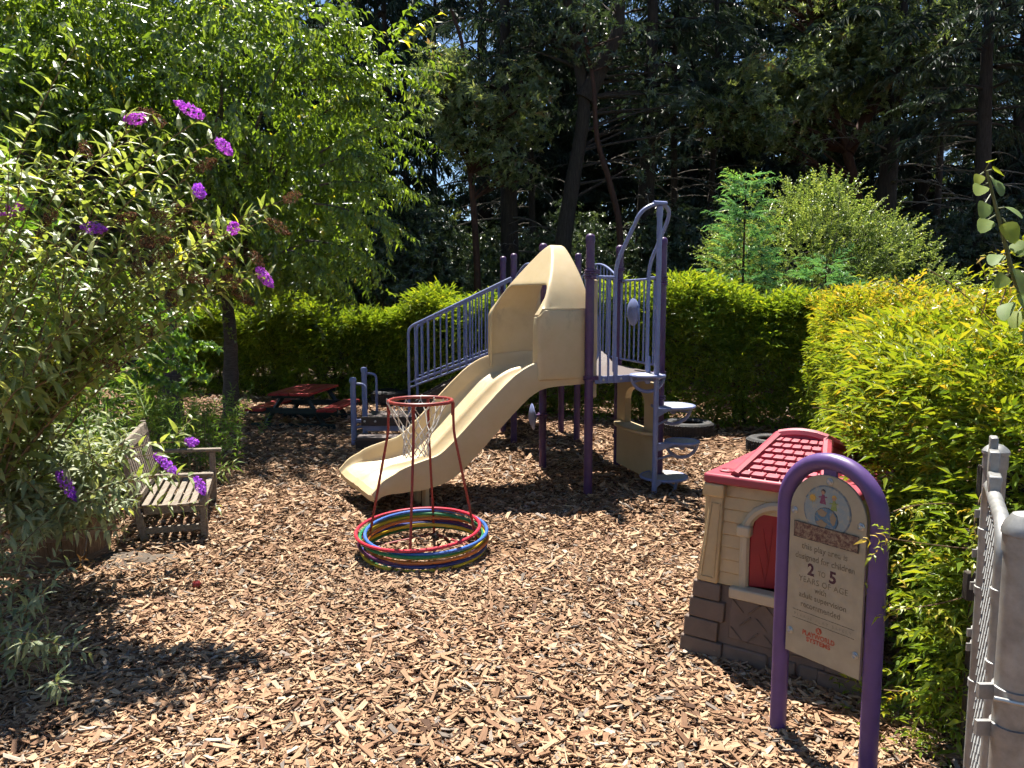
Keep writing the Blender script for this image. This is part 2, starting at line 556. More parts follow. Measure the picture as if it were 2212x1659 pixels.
def smoothpath(pts, n=6):
    """Catmull-Rom through pts"""
    P = [Vector(p) for p in pts]
    P = [P[0] * 2 - P[1]] + P + [P[-1] * 2 - P[-2]]
    out = []
    for i in range(1, len(P) - 2):
        a, b, c, d = P[i - 1:i + 3]
        for k in range(n):
            t = k / n
            out.append(0.5 * ((2 * b) + (c - a) * t + (2 * a - 5 * b + 4 * c - d) * t * t + (3 * b - a - 3 * c + d) * t ** 3))
    out.append(P[-2])
    return out


def rounded(pts, rad, n=5):
    """polyline with rounded corners"""
    P = [Vector(p) for p in pts]
    out = [P[0]]
    for i in range(1, len(P) - 1):
        a, b, c = P[i - 1], P[i], P[i + 1]
        u, v = (a - b), (c - b)
        r = min(rad, u.length * 0.49, v.length * 0.49)
        out += bez(b + u.normalized() * r, b, b + v.normalized() * r, n)
    out.append(P[-1])
    return out


# ------------------------------------------------------------------ leaf templates and scattering (numpy)
def T_leaf2(L=1.0, W=0.35, fold=0.25, droop=0.12):
    V = np.array([(0, 0, 0), (.45 * L, W * L / 2, fold * W * L / 2), (L, 0, -droop * L), (.45 * L, -W * L / 2, fold * W * L / 2)])
    return V, np.array([(0, 2, 1), (0, 3, 2)]), np.zeros(4)


def T_leaf4(L=1.0, W=0.35, fold=0.3, droop=0.2):
    V = np.array([(0, 0, 0), (.48 * L, 0, .06 * L), (L, 0, -droop * L), (.42 * L, W * L / 2, .05 * L + fold * W * L / 2), (.42 * L, -W * L / 2, .05 * L + fold * W * L / 2)])
    return V, np.array([(0, 1, 3), (1, 2, 3), (0, 4, 1), (1, 4, 2)]), np.zeros(5)


def T_leaf8(L=1.0, W=0.3, fold=0.3, droop=0.35, w1=1.0, w2=0.72, base=0.0):
    def z(t):
        return (0.16 * t - (droop + 0.16) * t * t) * L
    f = fold * W * L / 2
    V = np.array([(0, 0, 0), (.32 * L, 0, z(.32)), (.68 * L, 0, z(.68)), (L, 0, z(1)),
                  ((.28 - base) * L, W * L / 2 * w1, z(.28) + f), (.66 * L, W * L / 2 * w2, z(.66) + f * .7),
                  ((.28 - base) * L, -W * L / 2 * w1, z(.28) + f), (.66 * L, -W * L / 2 * w2, z(.66) + f * .7)])
    F = np.array([(0, 1, 4), (1, 2, 5), (1, 5, 4), (2, 3, 5), (0, 6, 1), (1, 6, 7), (1, 7, 2), (2, 7, 3)])
    return V, F, np.zeros(8)


def np_basis(X, Z):
    X = X / (np.linalg.norm(X, axis=-1, keepdims=True) + 1e-9)
    Y = np.cross(Z, X)
    ny = np.linalg.norm(Y, axis=-1, keepdims=True)
    Y = np.where(ny > 1e-4, Y / (ny + 1e-9), np.array([0, 1.0, 0]))
    Zz = np.cross(X, Y)
    return X, Y, Zz


def inst(T, P, X, Z, S, r, mix=0.45):
    """copies of a template: returns V, F, r"""
    V0, F0, r0 = T
    P = np.asarray(P, float)
    n, k = len(P), len(V0)
    X, Y, Z = np_basis(np.asarray(X, float), np.asarray(Z, float))
    S = np.broadcast_to(np.asarray(S, float), (n,))[:, None, None]
    V = P[:, None, :] + S * (V0[None, :, 0:1] * X[:, None, :] + V0[None, :, 1:2] * Y[:, None, :] + V0[None, :, 2:3] * Z[:, None, :])
    F = (F0[None] + (np.arange(n) * k)[:, None, None]).reshape(-1, F0.shape[1])
    rr = np.clip(np.asarray(r)[:, None] + mix * r0[None, :], 0, 1)
    return V.reshape(-1, 3), F, rr.ravel()


def comb(parts):
    Vs, Fs, Rs, n = [], [], [], 0
    for V, F, r in parts:
        Vs.append(V)
        Fs.append(F + n)
        Rs.append(r)
        n += len(V)
    return np.concatenate(Vs), np.concatenate(Fs), np.concatenate(Rs)


def placed(T, p, x, z, s, r=0.0):
    V, F, rr = inst(T, [p], [x], [z], [s], [0.5])
    return V, F, np.full(len(V), r)


def ribbon3(pts, rad, r=0.0):
    """thin three-sided stem as triangles"""
    b = MB().tube(pts, rad, 3, caps=False)
    V = np.array([tuple(p) for p in b.v])
    F = []
    for q in b.f:
        F += [(q[0], q[1], q[2]), (q[0], q[2], q[3])]
    return V, np.array(F), np.full(len(V), r)


def T_spray(L, n, leaf, ll, seed, sag=0.4, side=0.55, hang=0.6, jit=0.25):
    """arching twig with two rows of leaves"""
    g = np.random.default_rng(seed)
    parts = []
    ax = lambda t: np.array([L * t * (1 - .12 * sag * t), 0, -sag * L * t * t * .6])
    for i in range(n):
        t = (i + .6) / n
        p = ax(t)
        tg = ax(min(t + .05, 1.05)) - ax(t)
        tg /= np.linalg.norm(tg)
        sd = 1 if i % 2 else -1
        d = tg * .45 + np.array([0, sd * side, -hang]) + g.normal(0, jit, 3)
        if i == n - 1:
            d = tg + np.array([0, 0, -.3])
        parts.append(placed(leaf, p, d, np.array([.3, 0, 1]) + g.normal(0, .35, 3), ll * g.uniform(.7, 1.15), g.normal(0, .3)))
    V, F, r = comb(parts)
    sv, sf, sr = ribbon3([ax(t) for t in np.linspace(0, 1, 5)], .0032)
    return comb([(V, F, r), (sv, sf, sr - .5)])


def T_pinnate(L, pairs, leaf, ll, seed, droop=0.3, ang=0.9):
    g = np.random.default_rng(seed)
    parts = []
    ax = lambda t: np.array([L * t, 0, -droop * L * t * t])
    for i in range(pairs):
        t = .25 + .68 * i / max(1, pairs - 1)
        for sd in (-1, 1):
            d = np.array([.65, sd * ang, -.15]) + g.normal(0, .18, 3)
            parts.append(placed(leaf, ax(t), d, np.array([0, 0, 1.]) + g.normal(0, .3, 3), ll * g.uniform(.75, 1.1) * (1 - .25 * t), g.normal(0, .22)))
    parts.append(placed(leaf, ax(1), np.array([1, 0, -.4]), np.array([0, 0, 1.]), ll * 1.25, .1))
    return comb(parts)


def T_rosette(n, leaf, ll, seed, up=0.35):
    g = np.random.default_rng(seed)
    parts = []
    for i in range(n):
        a = 2 * math.pi * i / n + g.normal(0, .25)
        d = np.array([up + g.normal(0, .25), math.cos(a), math.sin(a)])
        parts.append(placed(leaf, (0, 0, 0), d, np.array([1., 0, 0]) + g.normal(0, .3, 3), ll * g.uniform(.65, 1.15), g.normal(0, .25)))
    return comb(parts)


def T_frond(L, pairs, seed, w=0.045, sl=0.26, sag=0.35, hang=0.35):
    """flat conifer frond with side branchlets"""
    g = np.random.default_rng(seed)
    lf = T_leaf2(1, w / sl * 1.1, .1, .25)
    parts = []
    ax = lambda t: np.array([L * t, 0, -sag * L * t * t])
    for i in range(pairs):
        t = .08 + .86 * i / pairs
        for sd in (-1, 1):
            d = np.array([.7, sd * .8, -hang]) + g.normal(0, .2, 3)
            parts.append(placed(lf, ax(t), d, np.array([0, 0, 1.]) + g.normal(0, .25, 3), sl * (1.1 - .75 * t) * g.uniform(.7, 1.2), g.normal(0, .2)))
    parts.append(placed(lf, ax(.85), np.array([1, 0, -.5]), np.array([0, 0, 1.]), sl * .8, .15))
    return comb(parts)


def unit(n, g=RG):
    v = g.normal(0, 1, (n, 3))
    return v / np.linalg.norm(v, axis=1, keepdims=True)


def rnd_r(n, g=RG, m=0.45, s=0.2):
    return np.clip(g.normal(m, s, n), 0, 1)


UP = np.array([0, 0, 1.0])


def scatter(Ts, P, X, Z, S, r, g=RG):
    """spread several templates over the points"""
    n = len(P)
    pick = g.integers(0, len(Ts), n)
    out = []
    for i, T in enumerate(Ts):
        k = pick == i
        if k.any():
            out.append(inst(T, P[k], X[k], Z[k], np.broadcast_to(S, (n,))[k], r[k]))
    return comb(out)


def crown_obj(name, V, F, r, mat, parent, kind=None):
    org = ORIG[parent.name]
    o = link(name, np_mesh(name, V - np.array(org), F, mat, r), parent, org)
    return o


def copy_tree(o, loc, rz=0.0, sc=1.0, label=None):
    c = o.copy()
    COL.objects.link(c)
    c.location = loc
    c.rotation_euler = (0, 0, rz)
    c.scale = (sc, sc, sc)
    if label:
        c['label'] = label
    for ch in o.children:
        d = ch.copy()
        COL.objects.link(d)
        d.parent = c
    return c


# ================================================================== GROUND
def hgt(x, y):
    """height of the mulch above the bare ground"""
    return (0.03 + 0.016 * np.sin(x * 1.7 + 0.6) * np.cos(y * 1.3) + 0.010 * np.sin(x * 4.1 + y * 2.7) + 0.007 * np.sin(x * 7.3 - y * 6.1)
            + 0.05 * np.exp(-((x - 1.15) ** 2 + (y - 5.75) ** 2) / 0.03))


def zt(x, y):
    return float(hgt(np.float64(x), np.float64(y)))


g = MB().add([(-400, -200, -0.02), (400, -200, -0.02), (400, 900, -0.02), (-400, 900, -0.02)], [(0, 1, 2, 3)])
ground = g.build('ground', 'litter')
ground['kind'] = 'structure'

nx, ny = 130, 170
xs, ys = np.linspace(-7.5, 5.5, nx), np.linspace(-0.5, 14.5, ny)
GX, GY = np.meshgrid(xs, ys)
GZ = hgt(GX, GY) - 0.012
V = np.stack([GX, GY, GZ], -1).reshape(-1, 3)
I = np.arange(nx * ny).reshape(ny, nx)
F = np.stack([I[:-1, :-1], I[:-1, 1:], I[1:, 1:], I[1:, :-1]], -1).reshape(-1, 4)
mulch = link('mulch_bed', np_mesh('mulch_bed', V, F, 'mulch', smooth=True))
mulch['kind'] = 'structure'
bmul = gnd(255, 1225)


def chips(n, ylo, yhi, size, g, five=True):
    y = np.sqrt(g.uniform(ylo ** 2, yhi ** 2, n))
    x = g.uniform(-1, 1, n) * (0.74 * y + 0.35)
    keep = (x > -6.5) & (x < 4.6) & ((np.hypot((x - bmul.x) / 0.42, (y - bmul.y) / 0.25) > g.uniform(.5, 1.2, n)) | (g.uniform(0, 1, n) < .28))
    x, y = x[keep], y[keep]
    n = len(x)
    L = np.clip(g.lognormal(math.log(0.0225), .55, n), .006, .085) * size
    W = np.clip(L * g.uniform(.18, .75, n) ** 1.0, .005, .028 * size)
    H = g.uniform(.002, .006, n) * size
    a = g.uniform(0, 2 * math.pi, n)
    tilt = np.clip(g.normal(0, .25, (n, 2)), -.8, .8)
    X = np.stack([np.cos(a), np.sin(a), tilt[:, 0]], 1)
    Z = np.stack([g.normal(0, .2, n), g.normal(0, .2, n), np.ones(n)], 1)
    X, Y, Z = np_basis(X, Z)
    P = np.stack([x, y, hgt(x, y) + g.uniform(-.004, .014, n) * size + np.abs(tilt[:, 0]) * L * .25], 1)
    k1, k2 = g.uniform(.25, 1, n), g.uniform(.25, 1, n)
    sk = g.uniform(-.28, .28, n)
    c = np.zeros((n, 8, 3))
    c[:, 0] = np.stack([-L / 2, -W / 2 * k1, -H], 1)
    c[:, 1] = np.stack([L / 2 + sk * L, -W / 2 * k2, -H], 1)
    c[:, 2] = np.stack([L / 2, W / 2 * k2, -H], 1)
    c[:, 3] = np.stack([-L / 2 + sk * L, W / 2 * k1, -H], 1)
    c[:, 4:] = c[:, :4]
    c[:, 4:, 2] = 0
    c[:, 4:6, 2] += (H * g.uniform(-.5, .3, n))[:, None]
    V = P[:, None, :] + c[..., 0:1] * X[:, None] + c[..., 1:2] * Y[:, None] + c[..., 2:3] * Z[:, None]
    F0 = np.array([(4, 5, 6, 7), (0, 1, 5, 4), (2, 3, 7, 6), (1, 2, 6, 5), (3, 0, 4, 7)][:5 if five else 3])
    F = (F0[None] + (np.arange(n) * 8)[:, None, None]).reshape(-1, 4)
    r = np.repeat(g.uniform(0, 1, n), 8)
    lc = (c + g.uniform(0, 50, (n, 1, 3))).reshape(-1, 3)
    return V.reshape(-1, 3), F, r, lc


gch = np.random.default_rng(5)
sets = [chips(80000, 2.35, 4.6, 1.0, gch), chips(56000, 4.4, 7.6, 1.25, gch, False), chips(30000, 7.4, 13.2, 1.9, gch, False)]
off = 0
VV, FF, RR, LL = [], [], [], []
for V, F, r, lc in sets:
    VV.append(V)
    FF.append(F + off)
    RR.append(r)
    LL.append(lc)
    off += len(V)
mc = link('wood_chip_layer', np_mesh('wood_chip_layer', np.concatenate(VV), np.concatenate(FF), 'chip', np.concatenate(RR), np.concatenate(LL)), mulch)
mc['kind'] = 'stuff'
# the chips nearest the lens, one by one
cm = []
for i in range(8):
    L, W, H = random.uniform(.05, .085), random.uniform(.014, .026), random.uniform(.006, .010)
    sk = random.uniform(-.25, .25) * L
    vs8 = np.array([(-L / 2, -W / 2 * .7, -H), (L / 2 + sk, -W / 2, -H), (L / 2, W / 2 * .8, -H), (-L / 2 + sk, W / 2, -H),
                    (-L / 2, -W / 2 * .7, 0), (L / 2 + sk, -W / 2, .002), (L / 2, W / 2 * .8, 0), (-L / 2 + sk, W / 2, -.002)])
    f8 = np.array([(3, 2, 1, 0), (4, 5, 6, 7), (0, 1, 5, 4), (1, 2, 6, 5), (2, 3, 7, 6), (3, 0, 4, 7)])
    cm.append(np_mesh('wood_chip', vs8, f8, 'chip', np.zeros(8), vs8 + i * 3.1))
for i in range(290):
    y = math.sqrt(random.uniform(2.5 ** 2, 3.5 ** 2))
    x = random.uniform(-1, 0.55) * 0.66 * y
    o = link('wood_chip', random.choice(cm), mulch)
    o.location = (x, y, zt(x, y) + 0.014)
    o.rotation_euler = (random.gauss(0, .22), random.gauss(0, .22), random.uniform(0, 6.28))

# ================================================================== PLAY STRUCTURE
A, B, C, D = Vector((.623, 6.17, 0)), Vector((1.265, 6.50, 0)), Vector((1.03, 7.40, 0)), Vector((.29, 7.16, 0))
Ee, Ff, Gg, Hh = Vector((.021, 8.65, 0)), Vector((-.105, 9.18, 0)), Vector((.736, 8.60, 0)), Vector((.599, 9.25, 0))
DECK = 1.0
ps = thing('play_structure', (0.5, 7.2, 0), 'playground structure with cream double slide, purple posts and periwinkle rails', 'playground')
PR, PH = 0.036, 2.14
Z = Vector((0, 0, 1))
for p in (A, B, C, D, Ee, Ff, Gg, Hh):
    b = MB().lathe([(PR, -0.05), (PR, PH - .062)], p, n=20)
    po = b.build('post', 'purple', ps)
    MB().lathe([(PR + .003, PH - .062), (PR + .003, PH - .028), (PR * .86, PH - .010), (PR * .5, PH - .001), (0, PH + .001)], p, n=20).build('post_cap', 'purple', po)


def clamp(p, z, d=None):
    b = MB().lathe([(PR + .002, z - .018), (PR + .012, z - .015), (PR + .012, z - .004), (PR + .002, z - .002), (PR + .002, z + .002), (PR + .012, z + .004), (PR + .012, z + .015), (PR + .002, z + .018)], p, n=18)
    if d is not None:
        d = Vector(d).normalized()
        b.box(p + d * (PR + .022) + Z * z, (.05, .03, .034), d)
    b.build('clamp', 'purple', ps, bevel=.002)


eAB, eAD = (B - A).normalized(), (D - A).normalized()
eBC, eDE, eCG = (C - B).normalized(), (Ee - D).normalized(), (Gg - C).normalized()
for p, z, d in ((A, DECK - .013, eAB), (A, 1.80, -eAD), (A, 1.84, eAB), (B, DECK, -eAB), (B, 1.80, -eAB), (B, 1.76, eBC), (B, .79, eBC), (B, .12, eBC),
                (C, 1.80, -eBC), (C, 1.91, eCG), (C, .83, -eBC), (C, .30, -eBC), (D, .545, -eAD), (D, 1.84, eDE), (Ee, 1.86, -eDE), (Ff, 1.74, Vector((-1, 0, 0))), (Gg, 1.86, -eCG)):
    clamp(p, z, d)


def deck(poly, z, name, th=.05, mat='deckbrown'):
    return MB().prism([Vector((p.x, p.y, z - th)) for p in poly], (0, 0, th)).build(name, mat, ps, bevel=.006)


deck([A, B, C, D], DECK, 'deck')
deck([Ee, Gg, Hh, Ff], DECK, 'deck')
# arched bridge between the two decks, ribbed across
bridge = MB()
rows = []
for i in range(25):
    t = i / 24
    za = DECK - .002 + .13 * math.sin(math.pi * t)
    pL, pR_ = D.lerp(Ee, .03 + .94 * t), C.lerp(Gg, .03 + .94 * t)
    rows.append([pL + Z * (za - .03), pL + Z * (za + (.004 if i % 2 else -.004)), pR_ + Z * (za + (.004 if i % 2 else -.004)), pR_ + Z * (za - .03)])
bridge.grid(rows)
bridge.build('bridge', 'deckbrown', ps, smooth=0)
# blue kick plate under the climber opening, with bolts
nAB = Vector((eAB.y, -eAB.x, 0))
kick = MB().box(A.lerp(B, .5) + nAB * .008 + Z * (DECK - .03), ((B - A).length - .10, .012, .06), eAB).build('edge_plate', 'blue', ps, bevel=.003)
for t in (.18, .42, .66, .86):
    MB().lathe([(.011, 0), (.011, .006), (.006, .010), (0, .010)], A.lerp(B, t) + nAB * .015 + Z * (DECK - .03), nAB, 10).build('bolt', 'bolt', kick)


def barrier(p, q, ztop, zbot, nb, arch=0.0, name='barrier', inset=.05, r=.0105, rb=.0085, mat='blue'):
    d = (q - p).normalized()
    a, b = p + d * inset, q - d * inset
    top = []
    for i in range(13):
        t = i / 12
        top.append(a.lerp(b, t) + Z * (ztop + arch * math.sin(math.pi * t)))
    frame = [a + Z * zbot] + top + [b + Z * zbot]
    fr = MB().tube(rounded([frame[0]] + top + [frame[-1]], .04), r, 8)
    fr.tube([a + Z * zbot, b + Z * zbot], r, 8)
    fo = fr.build(name, mat, ps)
    for i in range(1, nb + 1):
        t = i / (nb + 1)
        pt = a.lerp(b, t)
        MB().tube([pt + Z * zbot, pt + Z * (ztop + arch * math.sin(math.pi * t))], rb, 7).build('bar', mat, fo)
    return fo


barrier(B, C, 1.80, 1.06, 7)
barrier(D, Ee, 1.84, 1.06, 11, .15)
barrier(C, Gg, 1.84, 1.06, 11, .15)
barrier(Gg, Hh, 1.84, 1.06, 6, .05)
# small curved grab rail beside the slide entry
MB().tube(rounded([A.lerp(D, .1) + Z * 1.10 + eAB * .03, A.lerp(D, .1) + Z * 1.12 + eAB * .13, A.lerp(D, .1) + Z * 1.5 + eAB * .13, A.lerp(D, .1) + Z * 1.55 + eAB * .02], .06), .012, 8).build('grab_rail', 'blue', ps)

# loop rail over the climber
P1, P2 = A.lerp(B, .34), A.lerp(B, .80)
mid = P1.lerp(P2, .5)
pole_b = gnd(1413, 1073)
pole_b.z = 0
out = (pole_b - mid)
out.z = 0
OUTL = out.length
out.normalize()
ZT = 2.375
loop = [P1 + Z * (DECK + .03), P1 + Z * 1.90]
half = (P2 - P1) / 2
nA = 12
for i in range(nA + 1):
    a = math.pi * i / nA
    loop.append(mid - half * (.92 * math.cos(a)) + out * (OUTL * (.70 + .30 * math.sin(a))) + Z * (2.235 + (ZT - 2.235) * math.sin(a) ** .8))
loop += [P2 + Z * 1.90, P2 + Z * (DECK + .03)]
lr = MB().tube(rounded(loop, .10, 4), .0165, 10).build('loop_rail', 'blue', ps)
for p in (P1, P2):
    MB().lathe([(.019, DECK - .055), (.019, DECK + .12), (.0165, DECK + .15)], p + nAB * .018, n=10).build('sleeve', 'blue', lr)
for p, q, zz in ((A, P1, 1.80), (P2, B, 1.80)):
    sp = MB().tube([p + Z * zz, q + Z * zz], .0125, 8).build('side_rail', 'blue', ps)
    nb = 2 if p is A else 1
    for i in range(1, nb + 1):
        pt = p.lerp(q, (i + .15) / (nb + 1))
        MB().tube([pt + Z * (DECK - .05) + nAB * .016, pt + Z * zz], .010, 8).build('bar', 'blue', sp)

# pod climber
pod = MB().lathe([(.022, -.05), (.022, ZT - .10)], pole_b, n=16).build('climber_pole', 'blue', ps)
MB().lathe([(.026, ZT - .10), (.026, ZT - .02)], pole_b, n=16).build('sleeve', 'blue', pod)
MB().tube([pole_b + Z * (ZT + .003) - half.normalized() * .06, pole_b + Z * (ZT + .003) + half.normalized() * .06], .021, 12).build('top_clamp', 'blue', pod)
M['podtop'] = paint('pale_worn_step', (0.2808, 0.2691, 0.2574), 0.7, 0.25, 40, 0.4)
for px, py, Y, rr in ((1399, 811, 6.27, .138), (1454, 877, 6.52, .180), (1473, 954, 6.38, .138), (1434, 1029, 6.42, .195)):
    c = at(px, py, Y)
    d = (pole_b - c)
    d.z = 0
    dl = d.length
    d.normalize()
    st = MB()
    ring = [c + Vector((math.cos(a), math.sin(a), 0)) * rr for a in [2 * math.pi * k / 28 for k in range(28)]]
    st.tube(ring, .0125, 8, closed=True)
    so = st.build('pod_step', 'blue', ps)
    MB().lathe([(0, -.004), (rr - .006, -.004), (rr - .006, .006), (rr - .02, .009), (0, .009)], c, n=28).build('tread', 'podtop', so)
    MB().hexa([c + d * (rr - .01) + Vector((-d.y, d.x, 0)) * .05 - Z * .008, c + d * (dl - .015) + Vector((-d.y, d.x, 0)) * .018 - Z * .05,
               c + d * (dl - .015) - Vector((-d.y, d.x, 0)) * .018 - Z * .05, c + d * (rr - .01) - Vector((-d.y, d.x, 0)) * .05 - Z * .008,
               c + d * (rr - .01) + Vector((-d.y, d.x, 0)) * .05 + Z * .004, c + d * (dl - .015) + Vector((-d.y, d.x, 0)) * .018 + Z * .02,
               c + d * (dl - .015) - Vector((-d.y, d.x, 0)) * .018 + Z * .02, c + d * (rr - .01) - Vector((-d.y, d.x, 0)) * .05 + Z * .004]).build('bracket', 'blue', so, bevel=.004)
    # half ring below with a curved web
    sd = Vector((1, 0, 0)) if rr < .19 else Vector((.45, -.9, 0)).normalized()
    w = rr * (.86 if rr > .15 else .97)
    hr = MB().tube([c + sd * (w * math.cos(a)) - Z * (w * math.sin(a) * 1.0) for a in [math.pi * k / 14 for k in range(15)]], .0150, 7)
    hr.tube(bez(c + sd * (-w * .86) - Z * .055, c - Z * .02, c + sd * (w * .86) - Z * .055, 8), .010, 6)
    hr.lathe([(.026, -.006), (.026, .006)], c - Z * .045, Vector((-sd.y, sd.x, 0)), 14)
    hr.build('half_ring', 'blue', so)
    MB().tube([c - Z * .10 + d * (w * .8), pole_b + Z * (c.z - .12)], .009, 7).build('strut', 'blue', so)


# ---- double slide
def slide_mat():
    m, nt, b = new_mat('cream_slide_plastic')
    tc = nt.nodes.new('ShaderNodeTexCoord')
    n = nt.nodes.new('ShaderNodeTexNoise')
    n.inputs['Scale'].default_value = 3.2
    n.inputs['Detail'].default_value = 10
    n.inputs['Roughness'].default_value = .7
    nt.links.new(tc.outputs['Object'], n.inputs[0])
    r = ramp(nt, [(.28, (0.4400, 0.3360, 0.1880)), (.55, (0.4960, 0.3880, 0.2280)), (.8, (0.5360, 0.4320, 0.2680))])
    nt.links.new(n.outputs['Fac'], r.inputs[0])
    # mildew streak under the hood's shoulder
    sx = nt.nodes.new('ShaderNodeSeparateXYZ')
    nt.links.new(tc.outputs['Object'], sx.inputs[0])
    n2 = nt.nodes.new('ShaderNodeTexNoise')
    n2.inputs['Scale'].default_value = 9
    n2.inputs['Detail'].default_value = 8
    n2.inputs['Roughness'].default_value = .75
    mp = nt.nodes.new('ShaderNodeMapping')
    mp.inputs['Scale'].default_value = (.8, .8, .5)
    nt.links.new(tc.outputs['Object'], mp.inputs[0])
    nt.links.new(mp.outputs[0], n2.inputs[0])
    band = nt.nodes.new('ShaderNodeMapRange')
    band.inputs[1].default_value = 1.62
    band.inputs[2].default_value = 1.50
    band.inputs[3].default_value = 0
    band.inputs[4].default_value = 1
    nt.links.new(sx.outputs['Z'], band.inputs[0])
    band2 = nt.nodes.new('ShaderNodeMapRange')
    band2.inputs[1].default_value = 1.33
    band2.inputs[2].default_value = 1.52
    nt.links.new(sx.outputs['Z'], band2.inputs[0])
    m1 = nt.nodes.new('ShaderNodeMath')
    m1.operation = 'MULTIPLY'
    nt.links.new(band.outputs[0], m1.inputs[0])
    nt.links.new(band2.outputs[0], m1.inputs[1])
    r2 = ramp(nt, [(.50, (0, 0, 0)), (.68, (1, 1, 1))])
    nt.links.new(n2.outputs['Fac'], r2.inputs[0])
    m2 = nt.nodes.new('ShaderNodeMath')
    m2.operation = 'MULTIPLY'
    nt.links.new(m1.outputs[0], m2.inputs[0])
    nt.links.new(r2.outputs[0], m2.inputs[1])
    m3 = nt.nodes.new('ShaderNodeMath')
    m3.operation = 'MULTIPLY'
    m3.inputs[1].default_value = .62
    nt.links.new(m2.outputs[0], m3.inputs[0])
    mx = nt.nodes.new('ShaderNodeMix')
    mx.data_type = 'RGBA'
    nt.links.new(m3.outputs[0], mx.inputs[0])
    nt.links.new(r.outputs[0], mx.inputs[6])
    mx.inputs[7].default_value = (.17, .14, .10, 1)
    nt.links.new(mx.outputs[2], b.inputs['Base Color'])
    rgh = nt.nodes.new('ShaderNodeMapRange')
    rgh.inputs[3].default_value = .30
    rgh.inputs[4].default_value = .62
    nt.links.new(n2.outputs['Fac'], rgh.inputs[0])
    nt.links.new(rgh.outputs[0], b.inputs['Roughness'])
    b.inputs['Specular IOR Level'].default_value = .45
    b.inputs['Subsurface Weight'].default_value = .08
    b.inputs['Subsurface Radius'].default_value = (.03, .02, .01)
    return m


M['slide'] = slide_mat()
O_s = A.lerp(D, .5)
lipN, lipF = at(803, 1043, 5.36), at(757, 990, 6.28)
lipc = lipN.lerp(lipF, .5)
su = Vector((lipc.x - O_s.x, lipc.y - O_s.y, 0))
RUN = su.length
su.normalize()
sv = Vector((su.y, -su.x, 0))
if sv.dot(eAD) < 0:
    sv = -sv          # sv points from A's side to D's side
SW = .46


def S3(u, v, z):
    return O_s + su * u + sv * v + Z * z


# bed centre line (u, z) and rim height above it
path = [(0.0, DECK + .0), (.22, DECK - .005), (.46, DECK - .02), (.60, DECK - .075), (.72, DECK - .165), (.90, DECK - .33), (1.10, DECK - .52), (1.28, DECK - .665),
        (1.44, DECK - .715), (1.62, DECK - .735), (RUN - .15, DECK - .745), (RUN - .07, DECK - .752), (RUN + .0, DECK - .775)]
path = [(Vector((u, 0, z))) for u, z in path]
fine = smoothpath(path, 4)
rim = lambda u: .145 if u < RUN - .45 else max(.0, .145 * (1 - ((u - (RUN - .45)) / .50) ** 2.2))
sb = MB()
rows = []
for k, q in enumerate(fine):
    u, z = q.x, q.z
    h = max(rim(u), .012)
    t = fine[min(k + 1, len(fine) - 1)] - fine[max(k - 1, 0)]
    t.normalize()
    nx_, nz_ = -t.z, t.x   # normal of the bed in the (u,z) plane
    cd = .075 if u < RUN - .25 else max(.004, .075 * (1 - (u - RUN + .25) / .26))

    def Q(v, hh):
        return S3(u + nx_ * hh, v, z + nz_ * hh)
    prof = [(-SW - .005, -.062), (-SW - .012, -.02), (-SW - .012, h - .015), (-SW - .002, h + .012), (-SW + .022, h + .014), (-SW + .038, h - .012), (-SW + .05, h * .45), (-SW + .075, .018), (-SW + .13, 0),
            (-.12, 0), (-.055, .012), (-.028, cd * .75), (-.008, cd), (.008, cd), (.028, cd * .75), (.055, .012), (.12, 0),
            (SW - .13, 0), (SW - .075, .018), (SW - .05, h * .45), (SW - .038, h - .012), (SW - .022, h + .014), (SW + .002, h + .012), (SW + .012, h - .015), (SW + .012, -.02), (SW + .005, -.062)]
    fl = 1.0 if u < RUN - .3 else max(.25, 1 - (u - (RUN - .3)) / .36 * .6)
    rows.append([Q(v, hh if hh > -.01 else hh * fl) for v, hh in prof])
sb.grid(rows)
# rounded end lip
q0 = rows[-1]
lipr = []
for j, p in enumerate(q0):
    lipr.append(p + su * .035 - Z * .035)
lip2 = [p + su * .02 - Z * .085 for p in q0]
n0 = len(sb.v)
sb.grid([q0, lipr, lip2])
bed = sb.build('slide', 'slide', ps, smooth=50)
und = MB()
rows2 = [[r_[0], r_[-1]] for r_ in rows]
und.grid(rows2)
und.build('slide_underside', 'slide', bed, smooth=50)
for v in (-.30, -.12):
    lg = MB().box(S3(RUN - .42, v, .11), (.035, .09, .26), su, Z, .9)
    lg.build('slide_leg', 'slide', bed, bevel=.006)
# hood: gabled shell whose front slants back, with an opening that narrows upwards
HB = MB()
wH, zW, zR = SW + .008, .68, 1.20
U0, U1, UR, zopen = 0.03, .52, .10, .80
uu = [U0, (U0 + UR) / 2, UR] + [UR + (U1 - UR) * i / 14 for i in range(1, 15)]
Sfront = lambda u: zR - max(0, u - UR) / (U1 - UR) * (zR - .52)


def gable(v):
    x = abs(v) / wH
    return zW + (zR - zW) * max(0, 1 - (x * x + .035) ** .5) - .11 * x ** 6


def vclip(u):
    return min(wH, max(.085, wH * (zR - Sfront(u)) / (zR - zW)))


zbase = DECK - .02
hv, hf, idx = [], [], {}


def vid(p):
    key = (round(p.x, 5), round(p.y, 5), round(p.z, 5))
    if key not in idx:
        idx[key] = len(hv)
        hv.append(p)
    return idx[key]


roofz = lambda u, v: min(gable(v), Sfront(u))


def cols(u):
    vc = vclip(u)
    h = [wH + (vc - wH) * k / 6 for k in range(7)] + [vc - .035, vc - .07] + [(vc - .07) * (1 - k / 4) for k in range(1, 5)]
    return h + [-q for q in h[-2::-1]]


